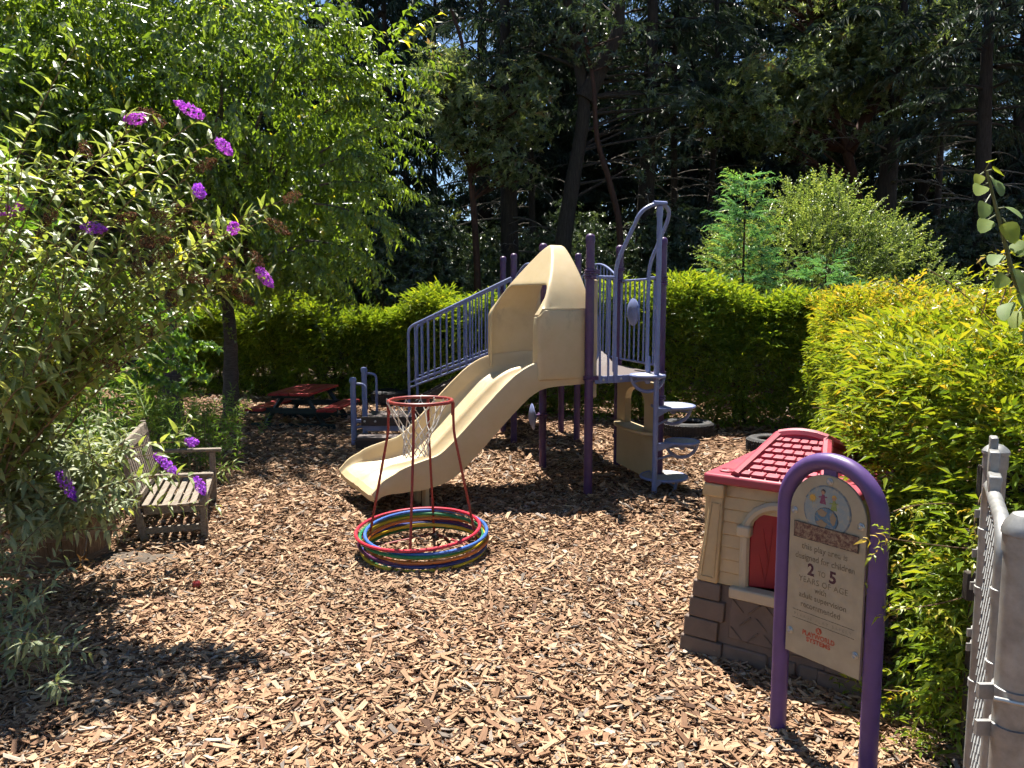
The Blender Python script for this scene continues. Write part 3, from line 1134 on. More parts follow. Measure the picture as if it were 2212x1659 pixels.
NCOL = len(cols(U0))
for i in range(len(uu) - 1):
    c0, c1 = cols(uu[i]), cols(uu[i + 1])
    for j in range(NCOL - 1):
        if uu[i] >= UR and Sfront(uu[i]) < zopen and 8 <= j < NCOL - 9:
            continue
        q = [vid(S3(u, v, zbase + roofz(u, v))) for u, v in ((uu[i], c0[j]), (uu[i + 1], c1[j]), (uu[i + 1], c1[j + 1]), (uu[i], c0[j + 1]))]
        if len(set(q)) >= 3:
            hf.append(list(dict.fromkeys(q)))
    for sgn in (-1, 1):
        v = sgn * wH
        for k in range(6):
            hf.append([vid(S3(u, v, zbase + roofz(u, v) * kk / 6)) for u, kk in ((uu[i], k), (uu[i + 1], k), (uu[i + 1], k + 1), (uu[i], k + 1))])
for sgn in (-1, 1):
    vs3 = [sgn * wH, sgn * (wH - .035), sgn * (wH - .07)]
    for a_, b_ in zip(vs3[:-1], vs3[1:]):
        for k in range(6):
            hf.append([vid(S3(U1, a_, zbase + roofz(U1, a_) * k / 6)), vid(S3(U1, b_, zbase + roofz(U1, b_) * k / 6)),
                       vid(S3(U1, b_, zbase + roofz(U1, b_) * (k + 1) / 6)), vid(S3(U1, a_, zbase + roofz(U1, a_) * (k + 1) / 6))])
HB.add(hv, hf)
hood = HB.build('slide_hood', 'slide', bed, smooth=60, solid=.022, subsurf=2, solid_off=-1)
# mounting flange at the deck edge, seam and bolt on the near side
for sgn in (-1, 1):
    MB().box(S3(.012, sgn * (SW + .008), DECK + .30), (.055, .045, .96), su, Z).build('slide_flange', 'slide', bed, bevel=.01)
MB().lathe([(.017, 0), (.017, .005), (.011, .008), (0, .008)], S3(.42, -SW - .022, DECK + .045), -sv, 14).build('bolt', 'slide', bed)
MB().tube([S3(.05, -SW - .014, DECK + .012), S3(.46, -SW - .014, DECK + .012), S3(.50, -SW - .014, DECK + .045)], .006, 6).build('seam', 'slide', bed)

# second chute on the far side
s2 = MB()
rows = []
d2 = Vector((-.25, .97, 0)).normalized()
o2 = Ff.lerp(Hh, .45)
for i in range(15):
    t = i / 14
    c = o2 + d2 * (1.5 * t) + Vector((-.35 * t * t, 0, 0)) + Z * (DECK - .05 - .78 * (t * t * (3 - 2 * t)))
    s_ = Vector((d2.y, -d2.x, 0))
    rows.append([c + s_ * v + Z * h for v, h in ((-.25, .16), (-.26, .17), (-.25, -.06), (-.12, -.10), (.12, -.10), (.25, -.06), (.26, .17), (.25, .16), (.20, .0), (-.20, .0))])
s2.grid(rows, closed_u=True)
s2.build('back_slide', 'slide', ps, smooth=50)


# talk dishes
def dish(c, axis, r, name='dish'):
    return MB().lathe([(0, -.012), (r * .35, -.022), (r * .9, .0), (r, .010), (r * .97, .018), (r * .6, .030), (r * .25, .042), (0, .045)], c, axis, 28).build(name, 'blue', ps)


dc = at(1148, 900, 7.02)
dd = Vector((dc.x - D.x, dc.y - D.y, 0)).normalized()
o = dish(dc, Vector((1, .12, .05)), .122)
MB().tube([D + Z * dc.z + dd * PR, dc], .014, 8).build('bracket', 'purple', o)
dc2 = at(1365, 674, 6.88)
dish(dc2, Vector((eBC.y, -eBC.x, 0)) * 1.0, .122)

# cream shop panel under the deck with arched window and counter
pan = MB()
pn = Vector((-eBC.y, eBC.x, 0))     # faces the camera side
if pn.y > 0:
    pn = -pn
L_ = (C - B).length
cen = B.lerp(C, .5)
W_ = L_ / 2 - .055
outer = [(-W_, .05), (-W_, .90), (W_, .90), (W_, .05)]
aw, z0, z1 = W_ * .52, .47, .70
inner = [(-aw, z0), (-aw, z1)] + [(-aw * math.cos(a), z1 + aw * .62 * math.sin(a)) for a in [math.pi * k / 12 for k in range(1, 12)]] + [(aw, z1), (aw, z0)]
ring_o = []
for (s_, z_) in inner:
    k = 1e9
    dx, dz = s_, z_ - .55
    tx = W_ / abs(dx) if abs(dx) > 1e-6 else 1e9
    tz = (.90 - .55) / dz if dz > 1e-6 else ((.05 - .55) / dz if dz < -1e-6 else 1e9)
    k = min(tx, tz)
    ring_o.append((dx * k, .55 + dz * k))
PT = lambda s_, z_, o_: cen + eBC * s_ + Z * z_ + pn * o_
for o_, flip in ((.03, False), (-.03, True)):
    vs_, fs_ = [], []
    n_ = len(inner)
    for i in range(n_):
        vs_ += [PT(*inner[i], o_), PT(*ring_o[i], o_)]
    for i in range(n_ - 1):
        fs_.append((2 * i, 2 * i + 1, 2 * i + 3, 2 * i + 2))
    pan.add(vs_, fs_)
pan.grid([[PT(*p, .03) for p in inner], [PT(*p, -.03) for p in inner]])
pan.box(PT(0, .26, 0), (2 * W_, .06, .42), eBC)
pan.box(PT(-(W_ + aw) / 2, .68, 0), (W_ - aw, .058, .44), eBC)
pan.box(PT((W_ + aw) / 2, .68, 0), (W_ - aw, .058, .44), eBC)
shop = pan.build('shop_panel', 'slide', ps, smooth=30)
MB().prism([PT(-W_ * .98, .44, -.05)] + [PT(-W_ * .98 * math.cos(a_), .44, .02 + .13 * math.sin(a_)) for a_ in [math.pi * k / 16 for k in range(17)]] + [PT(W_ * .98, .44, -.05)], Z * .035).build('counter', 'slide', shop, bevel=.008)

# transfer platform, stairs, stringers, two stair railings
yN, yF = 8.36, 8.98
xL, xM = -1.66, -1.04
tp = MB().box(((xL + xM) / 2, (yN + yF) / 2, .30), (xM - xL, yF - yN, .05)).build('transfer_platform', 'deckbrown', ps, bevel=.006)
MB().box(((xL + xM) / 2, yN + .02, .23), (xM - xL - .02, .03, .09)).build('skirt', 'blue', tp)
MB().box(((xL + xM) / 2, yN - .012, .295), (xM - xL, .02, .10)).build('front_rail', 'stringer', tp, bevel=.003)
for t in (.06, .25, .62, .9):
    MB().lathe([(.013, 0), (.013, .006), (.005, .009), (0, .009)], (xL + (xM - xL) * t, yN - .022, .295), Vector((0, -1, 0)), 10).build('bolt', 'bolt', tp)
MB().box(((xL + xM) / 2 - .02, yN - .16, .145), (xM - xL - .02, .27, .035)).build('lower_step', 'deckbrown', tp, bevel=.005)
MB().box(((xL + xM) / 2 - .02, yN - .28, .07), (xM - xL - .02, .02, .13)).build('lower_riser', 'stringer', tp)
for (x, y, h) in ((-1.775, 8.50, .765), (-1.735, 8.95, .84)):
    po = MB().lathe([(.032, -.05), (.032, h - .06)], (x, y, 0), n=16).build('blue_post', 'blue', ps)
    MB().lathe([(.037, h - .06), (.040, h - .02), (.030, h), (0, h + .004)], (x, y, 0), n=16).build('post_cap', 'blue', po)
    MB().tube(rounded([(x + .02, y, h - .07), (x + .14, y + .01, h - .08), (x + .14, y + .01, .22), (x + .03, y, .20)], .07), .015, 8).build('grab_rail', 'blue', po)
    MB().box((x + .10, y + .005, .275), (.14, .045, .04)).build('bracket', 'blue', po, bevel=.006)
NS = 4
for i in range(NS):
    t0 = i / NS
    x = xM + (Ee.x - .06 - xM) * (i + .5) / NS
    z = .32 + (DECK - .32) * (i + 1) / (NS + .6)
    MB().box((x, (yN + yF) / 2 + .05, z), ((Ee.x - xM) / NS + .04, yF - yN - .03, .04)).build('stair_tread', 'deckbrown', ps, bevel=.005)
    MB().box((x - (Ee.x - xM) / NS / 2, (yN + yF) / 2 + .05, z - .08), (.018, yF - yN - .05, .14)).build('stair_riser', 'stringer', ps)
for y in (yN + .03, yF + .07):
    MB().prism([(xM - .02, y, .20), (Ee.x - .03, y, .80), (Ee.x - .03, y, 1.02), (Ee.x - .2, y, 1.0), (xM - .02, y, .52)], (0, .025, 0)).build('stringer', 'stringer', ps)
for y in (yN, yF + .12):
    a_, b_ = Vector((xM - .09, y, .0)), Vector((Ee.x - .03, y, 0))
    zb0, zb1, zt0, zt1 = .665, 1.09, 1.325, 1.86
    fr = MB().tube(rounded([a_ + Z * .10, a_ + Z * zt0, b_ + Z * zt1], .07), .0155, 10)
    fr.tube([a_ + Z * zb0, b_ + Z * zb1], .0115, 8)
    fr.tube([a_ + Z * (zb0 + .055) , b_ + Z * (zb1 + .055)], .008, 8)
    fr.tube([b_ + Z * zb1, b_ + Z * zt1], .0115, 8)
    fo = fr.build('stair_railing', 'blue', ps)
    nb = 15
    for i in range(1, nb + 1):
        t = i / (nb + 1)
        p = a_.lerp(b_, t)
        MB().tube([p + Z * (zb0 + (zb1 - zb0) * t), p + Z * (zt0 + (zt1 - zt0) * t)], .0085 if i != 9 else .014, 7).build('baluster', 'blue', fo)
    m_ = a_.lerp(b_, 9 / 16)
    MB().tube([m_ + Z * (.55), m_ + Z * .92], .014, 8).build('rail_bracket', 'blue', fo)
MB().box((xM - .02, (yN + yF) / 2, .42), (.02, yF - yN, .2)).build('stair_riser', 'stringer', ps)

# ================================================================== BALL HOOP STAND AND HULA HOOPS
HC = Vector((-.575, 4.77, 0))
RH = .984
st = thing('ball_hoop_stand', HC, 'red steel toddler ball hoop stand with white net', 'ball hoop')
ring = [HC + Vector((math.cos(a), math.sin(a), 0)) * .198 + Z * RH for a in [2 * math.pi * k / 40 for k in range(40)]]
MB().tube(ring, .0115, 10, closed=True).build('ring', 'redsteel', st)
hz = zt(HC.x, HC.y)
for a, rb in ((math.pi * .98, .36), (.02, .36), (math.pi * 1.47, .36), (math.pi * .46, .34)):
    d = Vector((math.cos(a), math.sin(a), 0))
    lg = MB().tube(rounded([HC + d * .203 + Z * (RH - .004), HC + d * .208 + Z * (RH - .20), HC + d * rb + Z * .012], .05), .0085, 9).build('leg', 'redsteel', st)
    MB().tube([HC + d * .2025 + Z * (RH - .09), HC + d * .204 + Z * (RH - .01)], .0115, 9).build('leg_collar', 'redsteel', lg)
b0 = [HC + Vector((math.cos(a), math.sin(a), 0)) * rb + Z * (hz + .015) for a, rb in ((math.pi * .98, .36), (math.pi * 1.47, .36), (.02, .36), (math.pi * .46, .34))]
for i in range(4):
    MB().tube([b0[i], b0[(i + 1) % 4]], .009, 8).build('base_bar', 'redsteel', st)
# net: long loops at the rim, then a diamond mesh that hangs a little to one side
netb = MB()
NN = 12
cn = HC + Vector((-.02, 0, 0))


def npnt(k, lev):
    rad = [.188, .150, .112, .093, .083, .078, .078, .082][lev]
    zz = [RH - .012, RH - .085, RH - .165, RH - .205, RH - .243, RH - .28, RH - .315, RH - .35][lev]
    a = 2 * math.pi * (k + (0.5 if lev % 2 else 0)) / NN
    w = random.Random(k * 17 + lev).gauss(0, .004)
    return cn + Vector((math.cos(a) * (rad + w) - .012 * lev / 7, math.sin(a) * (rad + w), zz + w))


for k in range(NN):
    netb.tube([npnt(k, 0), npnt(k, 1), npnt(k, 2)], .0036, 5)
    netb.tube([npnt(k, 0), npnt(k - 1, 1), npnt(k - 1, 2)], .0036, 5)
    for lev in range(2, 7):
        if lev % 2 == 0:
            netb.tube([npnt(k, lev), npnt(k, lev + 1)], .0032, 5)
            netb.tube([npnt(k, lev), npnt(k - 1, lev + 1)], .0032, 5)
        else:
            netb.tube([npnt(k, lev), npnt(k, lev + 1)], .0032, 5)
            netb.tube([npnt(k, lev), npnt(k + 1, lev + 1)], .0032, 5)
    netb.tube(rounded([npnt(k, 0) - Z * .01, npnt(k, 0) * .96 + cn * .04 + Z * .012 + Z * RH * .04, npnt(k, 0) + Z * .022, npnt(k, 0) - Z * .004], .01, 2), .0032, 5)
netb.build('net', 'net', st)

hoops = [('green', (0.0120, 0.1280, 0.0360), 'bottommost of the stack', .012, .012),
         ('yellow', (0.5760, 0.4000, 0.0160), 'second from the bottom', .006, -.004),
         ('dark_blue', (0.0280, 0.0360, 0.1760), 'lying over the lower yellow one', .010, .006),
         ('purple', (0.0880, 0.0144, 0.0680), 'under the orange one in the stack', -.006, .010),
         ('orange', (0.4960, 0.1360, 0.0160), 'in the middle of the stack', .020, -.004),
         ('yellow', (0.5760, 0.4000, 0.0160), 'just above the orange one', .012, .006),
         ('green', (0.0120, 0.1520, 0.0480), 'third from the top', -.002, -.006),
         ('blue', (0.0400, 0.1120, 0.3680), 'second from the top', .016, .002),
         ('red', (0.4480, 0.0160, 0.0360), 'topmost of the stack', -.016, .004)]
for i, (cname, colr, where, ox, oy) in enumerate(hoops):
    mt = paint('hoop_' + cname + str(i), colr, .35, .08, 12)
    M['h%d' % i] = mt
    tilt = math.radians(3.6 + .5 * math.sin(i * 2.1))
    rolly = math.radians(random.gauss(0, .7))
    rr = .378 + random.uniform(-.006, .010)
    c = Vector((HC.x + .008 + ox * 1.6, HC.y - .06 + oy * 1.6, hz + .040 + i * .0165))
    pts = []
    for k in range(64):
        a = 2 * math.pi * k / 64
        pts.append(c + Vector((math.cos(a) * rr, math.sin(a) * rr * math.cos(tilt), math.sin(a) * rr * math.sin(tilt) + math.cos(a) * rr * math.sin(rolly))))
    o = MB().tube(pts, .0108, 10, closed=True).build('hula_hoop', 'h%d' % i)
    tag(o, '%s plastic hula hoop around the ball hoop stand, %s' % (cname.replace('_', ' '), where), 'hula hoop', 'hula hoops stacked round the ball hoop stand')


# ================================================================== PICNIC TABLE
def plank(mb_root, name, c, size, ax, mat, bevel=.004):
    return MB().box(c, size, ax).build(name, mat, mb_root, bevel=bevel)


TC = Vector((-2.72, 10.0, 0))
pt = thing('picnic_table', TC, "child's picnic table with red plank top and seats on dark green frame", 'picnic table')
ta = Vector((.10, 1, 0)).normalized()
tb = Vector((ta.y, -ta.x, 0))
for i in range(4):
    plank(pt, 'top_plank', TC + tb * ((i - 1.5) * .138) + Z * .455, (1.12, .122, .03), ta, 'tablered')
for s_ in (-1, 1):
    for j in range(2):
        plank(pt, 'seat_plank', TC + tb * (s_ * (.46 + (j - .5) * .118 * 1)) + Z * .255, (1.12, .106, .028), ta, 'tablered')
for e_ in (-.42, .42):
    MB().box(TC + ta * e_ + Z * .235, (.04, 1.16, .07), ta).build('cross_beam', 'tablegreen', pt, bevel=.004)
    MB().box(TC + ta * e_ + Z * .42, (.04, .54, .05), ta).build('top_beam', 'tablegreen', pt, bevel=.004)
    for s_ in (-1, 1):
        MB().tube([TC + ta * (e_ + .04) + tb * (s_ * .14) + Z * .43, TC + ta * (e_ + .04) + tb * (s_ * .42) + Z * .0], .032, 4).build('leg', 'tablegreen', pt, smooth=0)
    MB().box(TC + ta * (e_ * 1.04) + Z * .04, (.05, 1.10, .07), ta).build('base_beam', 'tablegreen', pt, bevel=.004)


# ================================================================== TYRES
def tyre(c, r, w, label, tilt=(0, 0)):
    prof = []
    ri = r * .60
    for (rr, h) in ((ri, .18), (ri + .03 * r, .10), (r * .80, .02), (r * .93, .07), (r * .985, .17), (r, .30), (r * .985, .34), (r, .37), (r, .48), (r * .985, .5), (r, .52), (r, .63), (r * .985, .66), (r, .70),
                    (r * .985, .83), (r * .93, .93), (r * .80, .98), (ri + .03 * r, .90), (ri, .82), (ri + .12 * r, .70), (r * .88, .6), (r * .88, .4), (ri + .12 * r, .30)):
        prof.append((rr, h * w))
    t = thing('tyre', c, label, 'tyre', 'old tyres lying along the hedge')
    ax = Vector((tilt[0], tilt[1], 1)).normalized()
    cas = MB().lathe(prof, c, ax, 56, closed=True).build('casing', 'rubber', t, smooth=25)
    d, s, u = basis(ax)
    tr = MB()
    for k in range(52):
        a = 2 * math.pi * k / 52
        rd = s * math.cos(a) + u * math.sin(a)
        tg = d.cross(rd)
        for hh, sk in ((.24, .3), (.42, -.3), (.57, .3), (.76, -.3)):
            tr.box(Vector(c) + rd * (r + .002) + d * (hh * w), (.016, .020, .13 * w), tg + d * sk * .3, rd.cross(tg) if False else d)
    tr.build('tread', 'rubber', cas, smooth=0)
    return t


c = gnd(1497, 955)
tyre(Vector((c.x, c.y + .28, .02)), .295, .19, 'black tyre lying flat by the hedge, right of the shop panel')
c = gnd(838, 880)
tyre(Vector((c.x, c.y + .3, .02)), .30, .22, 'black tyre lying in hedge shade behind the transfer steps')
c = gnd(1688, 992)
tyre(Vector((c.x, c.y + .25, .02)), .27, .17, 'greyish tyre mostly hidden behind the red playhouse roof')

# ================================================================== BENCH
bnF = Vector((-2.06, 5.05, 0))
ba = Vector((-.30, .954, 0)).normalized()
bp = Vector((ba.y, -ba.x, 0))        # towards the front edge of the seat
BL, BD = .96, .41
bench = thing('garden_bench', bnF - bp * BD / 2 + ba * BL / 2, 'small weathered grey wooden slatted bench with arms beside the barrel planter', 'bench')
BP = lambda u, v, z: bnF + ba * u - bp * v + Z * z      # u along the bench, v back from the front edge
SH = .275
for u in (.02, BL - .02):
    MB().box(BP(u, .02, .215), (.045, .045, .43), ba).build('front_leg', 'bench', bench, bevel=.004)
    MB().hexa([BP(u - .022, BD - .02 + dv, 0) for dv in (0,)] * 0 or [BP(u - .022, BD - .045, 0), BP(u + .022, BD - .045, 0), BP(u + .022, BD + .0, 0), BP(u - .022, BD, 0),
               BP(u - .022, BD + .075, .70), BP(u + .022, BD + .075, .70), BP(u + .022, BD + .115, .70), BP(u - .022, BD + .115, .70)]).build('back_leg', 'bench', bench, bevel=.004)
    MB().box(BP(u, BD / 2, SH - .045), (.03, BD - .04, .06), ba).build('side_rail', 'bench', bench, bevel=.003)
    MB().box(BP(u, BD / 2, .09), (.028, BD - .03, .042), ba).build('stretcher', 'bench', bench, bevel=.003)
    arm = [BP(u - .028, -.05, .43), BP(u + .028, -.05, .43), BP(u + .025, BD + .07, .445), BP(u - .025, BD + .07, .445)]
    MB().hexa(arm + [p + Z * .026 for p in arm]).build('armrest', 'bench', bench, bevel=.008, seg=3)
for i in range(7):
    v = .008 + i * .058
    zz = SH - .010 - .014 * math.sin(math.pi * min(1, i / 6.0)) + random.uniform(-.002, .002)
    MB().box(BP(BL / 2 + random.uniform(-.003, .003), v + .02, zz), (BL + .02, .041, .016), ba).build('seat_slat', 'bench', bench, bevel=.003)
MB().box(BP(BL / 2, .02, SH - .05), (BL - .04, .022, .05), ba).build('front_apron', 'bench', bench, bevel=.003)
MB().hexa([BP(.04, BD + .055, .615), BP(BL - .04, BD + .055, .615), BP(BL - .04, BD + .085, .615), BP(.04, BD + .085, .615),
           BP(.04, BD + .072, .69), BP(BL - .04, BD + .072, .69), BP(BL - .04, BD + .102, .69), BP(.04, BD + .102, .69)]).build('top_rail', 'bench', bench, bevel=.006)
MB().box(BP(BL / 2, BD + .0, SH + .04), (BL - .08, .024, .045), ba).build('back_rail', 'bench', bench, bevel=.003)
for i in range(13):
    u = .075 + i * (BL - .15) / 12
    MB().hexa([BP(u - .02, BD - .004, SH + .05), BP(u + .02, BD - .004, SH + .05), BP(u + .02, BD + .010, SH + .05), BP(u - .02, BD + .010, SH + .05),
               BP(u - .02, BD + .064, .62), BP(u + .02, BD + .064, .62), BP(u + .02, BD + .078, .62), BP(u - .02, BD + .078, .62)]).build('back_slat', 'bench', bench, bevel=.002)

# ================================================================== BARREL PLANTER
bc = gnd(84, 1243)
bc = Vector((bc.x, bc.y + .25, 0))
bar = thing('barrel_planter', bc, 'weathered wooden half barrel planter under the butterfly bush', 'planter')
NSV = 24
BH = .36
rb_ = lambda z: .235 + .075 * (z / BH) ** .75
for k in range(NSV):
    a0, a1 = 2 * math.pi * (k + .03) / NSV, 2 * math.pi * (k + .97) / NSV
    jj = random.uniform(-.003, .003)
    rows = []
    for i in range(6):
        z = BH * i / 5
        ro, ri = rb_(z) + jj, rb_(z) - .022
        P_ = lambda r_, a: bc + Vector((math.cos(a) * r_, math.sin(a) * r_, z))
        rows.append([P_(ro, a0), P_(ro + .0015, (a0 + a1) / 2), P_(ro, a1), P_(ri, a1), P_(ri, a0)])
    b = MB().grid(rows, closed_u=True)
    n5 = len(rows) - 1
    b.f.append((n5 * 5 + 0, n5 * 5 + 1, n5 * 5 + 2, n5 * 5 + 3, n5 * 5 + 4))
    b.build('stave', 'barrel', bar, smooth=25)
for z0_, z1_ in ((.045, .085), (.205, .245)):
    MB().lathe([(rb_(z0_) + .004, z0_), (rb_(z0_) + .009, z0_ + .002), (rb_(z1_) + .009, z1_ - .002), (rb_(z1_) + .004, z1_)], bc, n=48).build('band', 'barrelband', bar)
MB().lathe([(0, BH - .06), (rb_(BH - .05) - .02, BH - .07)], bc, n=24).build('soil', 'soil', bar)
# bare soil beside the barrel
rows = []
for i in range(13):
    rad = i / 12
    rows.append([Vector((bmul.x + math.cos(a) * .40 * rad * (1 + .22 * math.sin(3 * a + .5) + .1 * math.sin(7 * a)), bmul.y + math.sin(a) * .22 * rad * (1 + .2 * math.sin(4 * a)), zt(bmul.x, bmul.y) + .018 * (1 - rad ** 2) - .010 + random.uniform(-.005, .006))) for a in [2 * math.pi * k / 48 for k in range(48)]])
sp = MB().grid(rows, closed_u=True).build('soil_patch', 'soil', mulch, smooth=0)
# dried vine hanging over the barrel rim
dv = thing('dried_vine', bc + Vector((.24, -.22, .3)), 'withered tan vine stem hanging down the front of the barrel', 'dead plant')
dvp = smoothpath([at(188, 1150, bc.y - .26), at(186, 1178, bc.y - .29), at(178, 1215, bc.y - .31), at(182, 1245, bc.y - .33), at(168, 1275, bc.y - .36), at(148, 1290, bc.y - .38)], 5)
MB().tube(dvp, .0035, 6).build('stem', 'twig', dv)
gg = np.random.default_rng(77)
Pd = np.array([tuple(dvp[i]) for i in gg.integers(6, len(dvp), 34)]) + gg.normal(0, .008, (34, 3))
crown_obj('withered_leaves', *inst(T_leaf4(1, .5, .9, .6), Pd, unit(34, gg), unit(34, gg), gg.uniform(.025, .05, 34), np.clip(gg.normal(.85, .15, 34), 0, 1)), 'l_dead', dv)

# fallen fruit, long twig
M['fruit'] = paint('fallen_fruit', (0.2574, 0.0273, 0.0234), .4, .3, 30)
c = gnd(425, 1275)
o = MB().lathe([(0, 0), (.012, .001), (.021, .010), (.024, .022), (.021, .034), (.012, .042), (.004, .040), (0, .037)], Vector((c.x, c.y, zt(c.x, c.y))), n=16).build('fallen_fruit', 'fruit')
tag(o, 'small red fruit fallen on the wood chips', 'fruit')
c0, c1 = gnd(75, 1492), gnd(310, 1481)
o = MB().tube(smoothpath([(c0.x, c0.y, zt(c0.x, c0.y) + .02), ((c0.x + c1.x) / 2, (c0.y + c1.y) / 2 + .02, zt(c0.x, c0.y) + .03), (c1.x, c1.y, zt(c1.x, c1.y) + .02)], 6), .004, 6).build('fallen_twig', 'twig')
tag(o, 'thin straight dead twig lying on the wood chips at lower left', 'twig')

# ================================================================== PLAYHOUSE
h0 = gnd(1467, 1411)
he = Vector((.806, -.592, 0)).normalized()
hn = Vector((he.y, -he.x, 0))       # towards the camera
if hn.y > 0:
    hn = -hn
HW, HD = .80, .80
hs = thing('playhouse', h0 + he * HW / 2 - hn * HD / 2, 'plastic playhouse with crimson roof, cream siding and brown stone base', 'playhouse')
HP = lambda s_, o_, z_: h0 + he * s_ + hn * o_ + Z * z_      # s along the front wall, o outwards
ZB, ZE = .352, .80
# stone base, tapering upwards: blocks are parts
fl = lambda z: .058 * (z / ZB) if z < ZB else .058 + .050 * (z - ZB) / (ZE - ZB)


def slab(s0, s1, z0, z1, o0, th, name, mat, parent, bevel=.008, face='front'):
    """a panel of the tapering front wall between two heights"""
    e0, e1 = fl(z0) * .75, fl(z1) * .75
    p = [HP(s0, -e0 + o0, z0), HP(s1, -e0 + o0, z0), HP(s1, -e0 + o0 - th, z0), HP(s0, -e0 + o0 - th, z0),
         HP(s0, -e1 + o0, z1), HP(s1, -e1 + o0, z1), HP(s1, -e1 + o0 - th, z1), HP(s0, -e1 + o0 - th, z1)]
    return MB().hexa([p[3], p[2], p[1], p[0], p[7], p[6], p[5], p[4]]).build(name, mat, parent, bevel=bevel)


base = slab(.055, HW - .055, -.02, ZB, -.012, .03, 'stone_base', 'housebrown', hs)
for z0_, z1_, cuts in ((-.01, .095, (.19, .40, .52, .615)), ):
    for a_, b_ in zip(cuts[:-1], cuts[1:]):
        slab(a_ + .005, b_ - .005, z0_, z1_, 0, .02, 'stone_block', 'housebrown', base, .01)
zs = [-.02, .095, .185, .275, ZB]
for i in range(4):
    for side in (0, 1):
        j = .012 * (-1) ** i
        s0, s1 = ((fl(zs[i]) * .9, .185 + j) if side == 0 else (HW - .185 - j, HW - fl(zs[i]) * .9))
        z0_, z1_ = zs[i] + .0015, zs[i + 1] - .0015
        if i == 3:
            z1_ = ZB
        slab(s0 + random.uniform(0, .008), s1, z0_, z1_, .010 + random.uniform(-.002, .003), .05, 'stone_block', 'housebrown', base, .006)
pnl = slab(.22, HW - .22, .125, .305, .0, .02, 'basket_panel', 'housebrown', base, .006)
for i in range(5):
    for j in range(3):
        c = HP(.255 + i * .072 + (.036 if j % 2 else 0), -fl(.15 + j * .06) * .75 + .002, .155 + j * .06)
        dv_ = he + Z * (1 if (i + j) % 2 else -1)
        MB().box(c, (.070, .007, .007), dv_, hn).build('groove', 'housebrown', pnl, bevel=.002)
# siding boards around the window
wz0, wz1, ws0, ws1 = .345, .60, .265, HW - .225
nb = 8
for i in range(nb):
    z0_, z1_ = ZB + (ZE - ZB) * i / nb, ZB + (ZE - ZB) * (i + 1) / nb
    if z1_ <= wz1 + .012:
        segs = [(.15, ws0), (ws1, HW - .15)]
    elif z1_ < wz1 + .135:
        hh_ = (ws1 - ws0) / 2 * math.sqrt(max(0, 1 - ((z1_ - wz1) / .145) ** 2))
        segs = [(.15, (ws0 + ws1) / 2 - hh_), ((ws0 + ws1) / 2 + hh_, HW - .15)]
    else:
        segs = [(.15, HW - .15)]
    for a_, b_ in segs:
        e0, e1 = fl(z0_) * .75, fl(z1_) * .75
        p = [HP(a_, -e0 - .004, z0_), HP(b_, -e0 - .004, z0_), HP(b_, -e1 - .012, z1_), HP(a_, -e1 - .012, z1_)]
        q = [x - hn * .03 for x in p]
        MB().hexa([q[0], q[1], p[1], p[0], q[3], q[2], p[2], p[3]]).build('siding_board', 'housecream', hs, bevel=.004)
# corner pilasters with a recessed panel
for side in (0, 1):
    m_ = lambda s_: s_ if side == 0 else HW - s_
    lo0, lo1, hi0, hi1 = m_(fl(ZB)), m_(.158), m_(fl(ZE)), m_(.162)
    p = [HP(lo0, -fl(ZB) * .75 + .012, ZB), HP(lo1, -fl(ZB) * .75 + .012, ZB), HP(hi1, -fl(ZE) * .75 + .012, ZE), HP(hi0, -fl(ZE) * .75 + .012, ZE)]
    q = [x - hn * .05 for x in p]
    pil = MB().hexa([q[0], q[1], p[1], p[0], q[3], q[2], p[2], p[3]]).build('corner_pilaster', 'housecream', hs, bevel=.008)
    bl_ = lambda a_, b_: p[0].lerp(p[1], a_).lerp(p[3].lerp(p[2], a_), b_)
    ins = [bl_(.20, .06), bl_(.80, .06), bl_(.80, .80), bl_(.20, .80)]
    MB().tube([x + hn * .001 for x in ins], .005, 6, closed=True).build('panel_moulding', 'housecream', pil)
    cp = MB().box(HP(m_(.12), -fl(ZE) * .75 + .01, ZE - .03), (.10, .05, .06), he).build('capital', 'housecream', pil, bevel=.008)
# other walls
for (p0_, p1_) in ((HP(.09, -.06, 0), HP(.09, -HD, 0)), (HP(HW - .09, -.06, 0), HP(HW - .09, -HD, 0)), (HP(.10, -HD, 0), HP(HW - .10, -HD, 0))):
    d = (p1_ - p0_).normalized()
    MB().box(p0_.lerp(p1_, .5) + Z * (ZB / 2), ((p1_ - p0_).length, .04, ZB), d).build('rear_base', 'housebrown', hs, bevel=.01)
    MB().box(p0_.lerp(p1_, .5) + Z * ((ZB + ZE) / 2), ((p1_ - p0_).length - .01, .03, ZE - ZB), d).build('rear_wall', 'housecream', hs, bevel=.01)
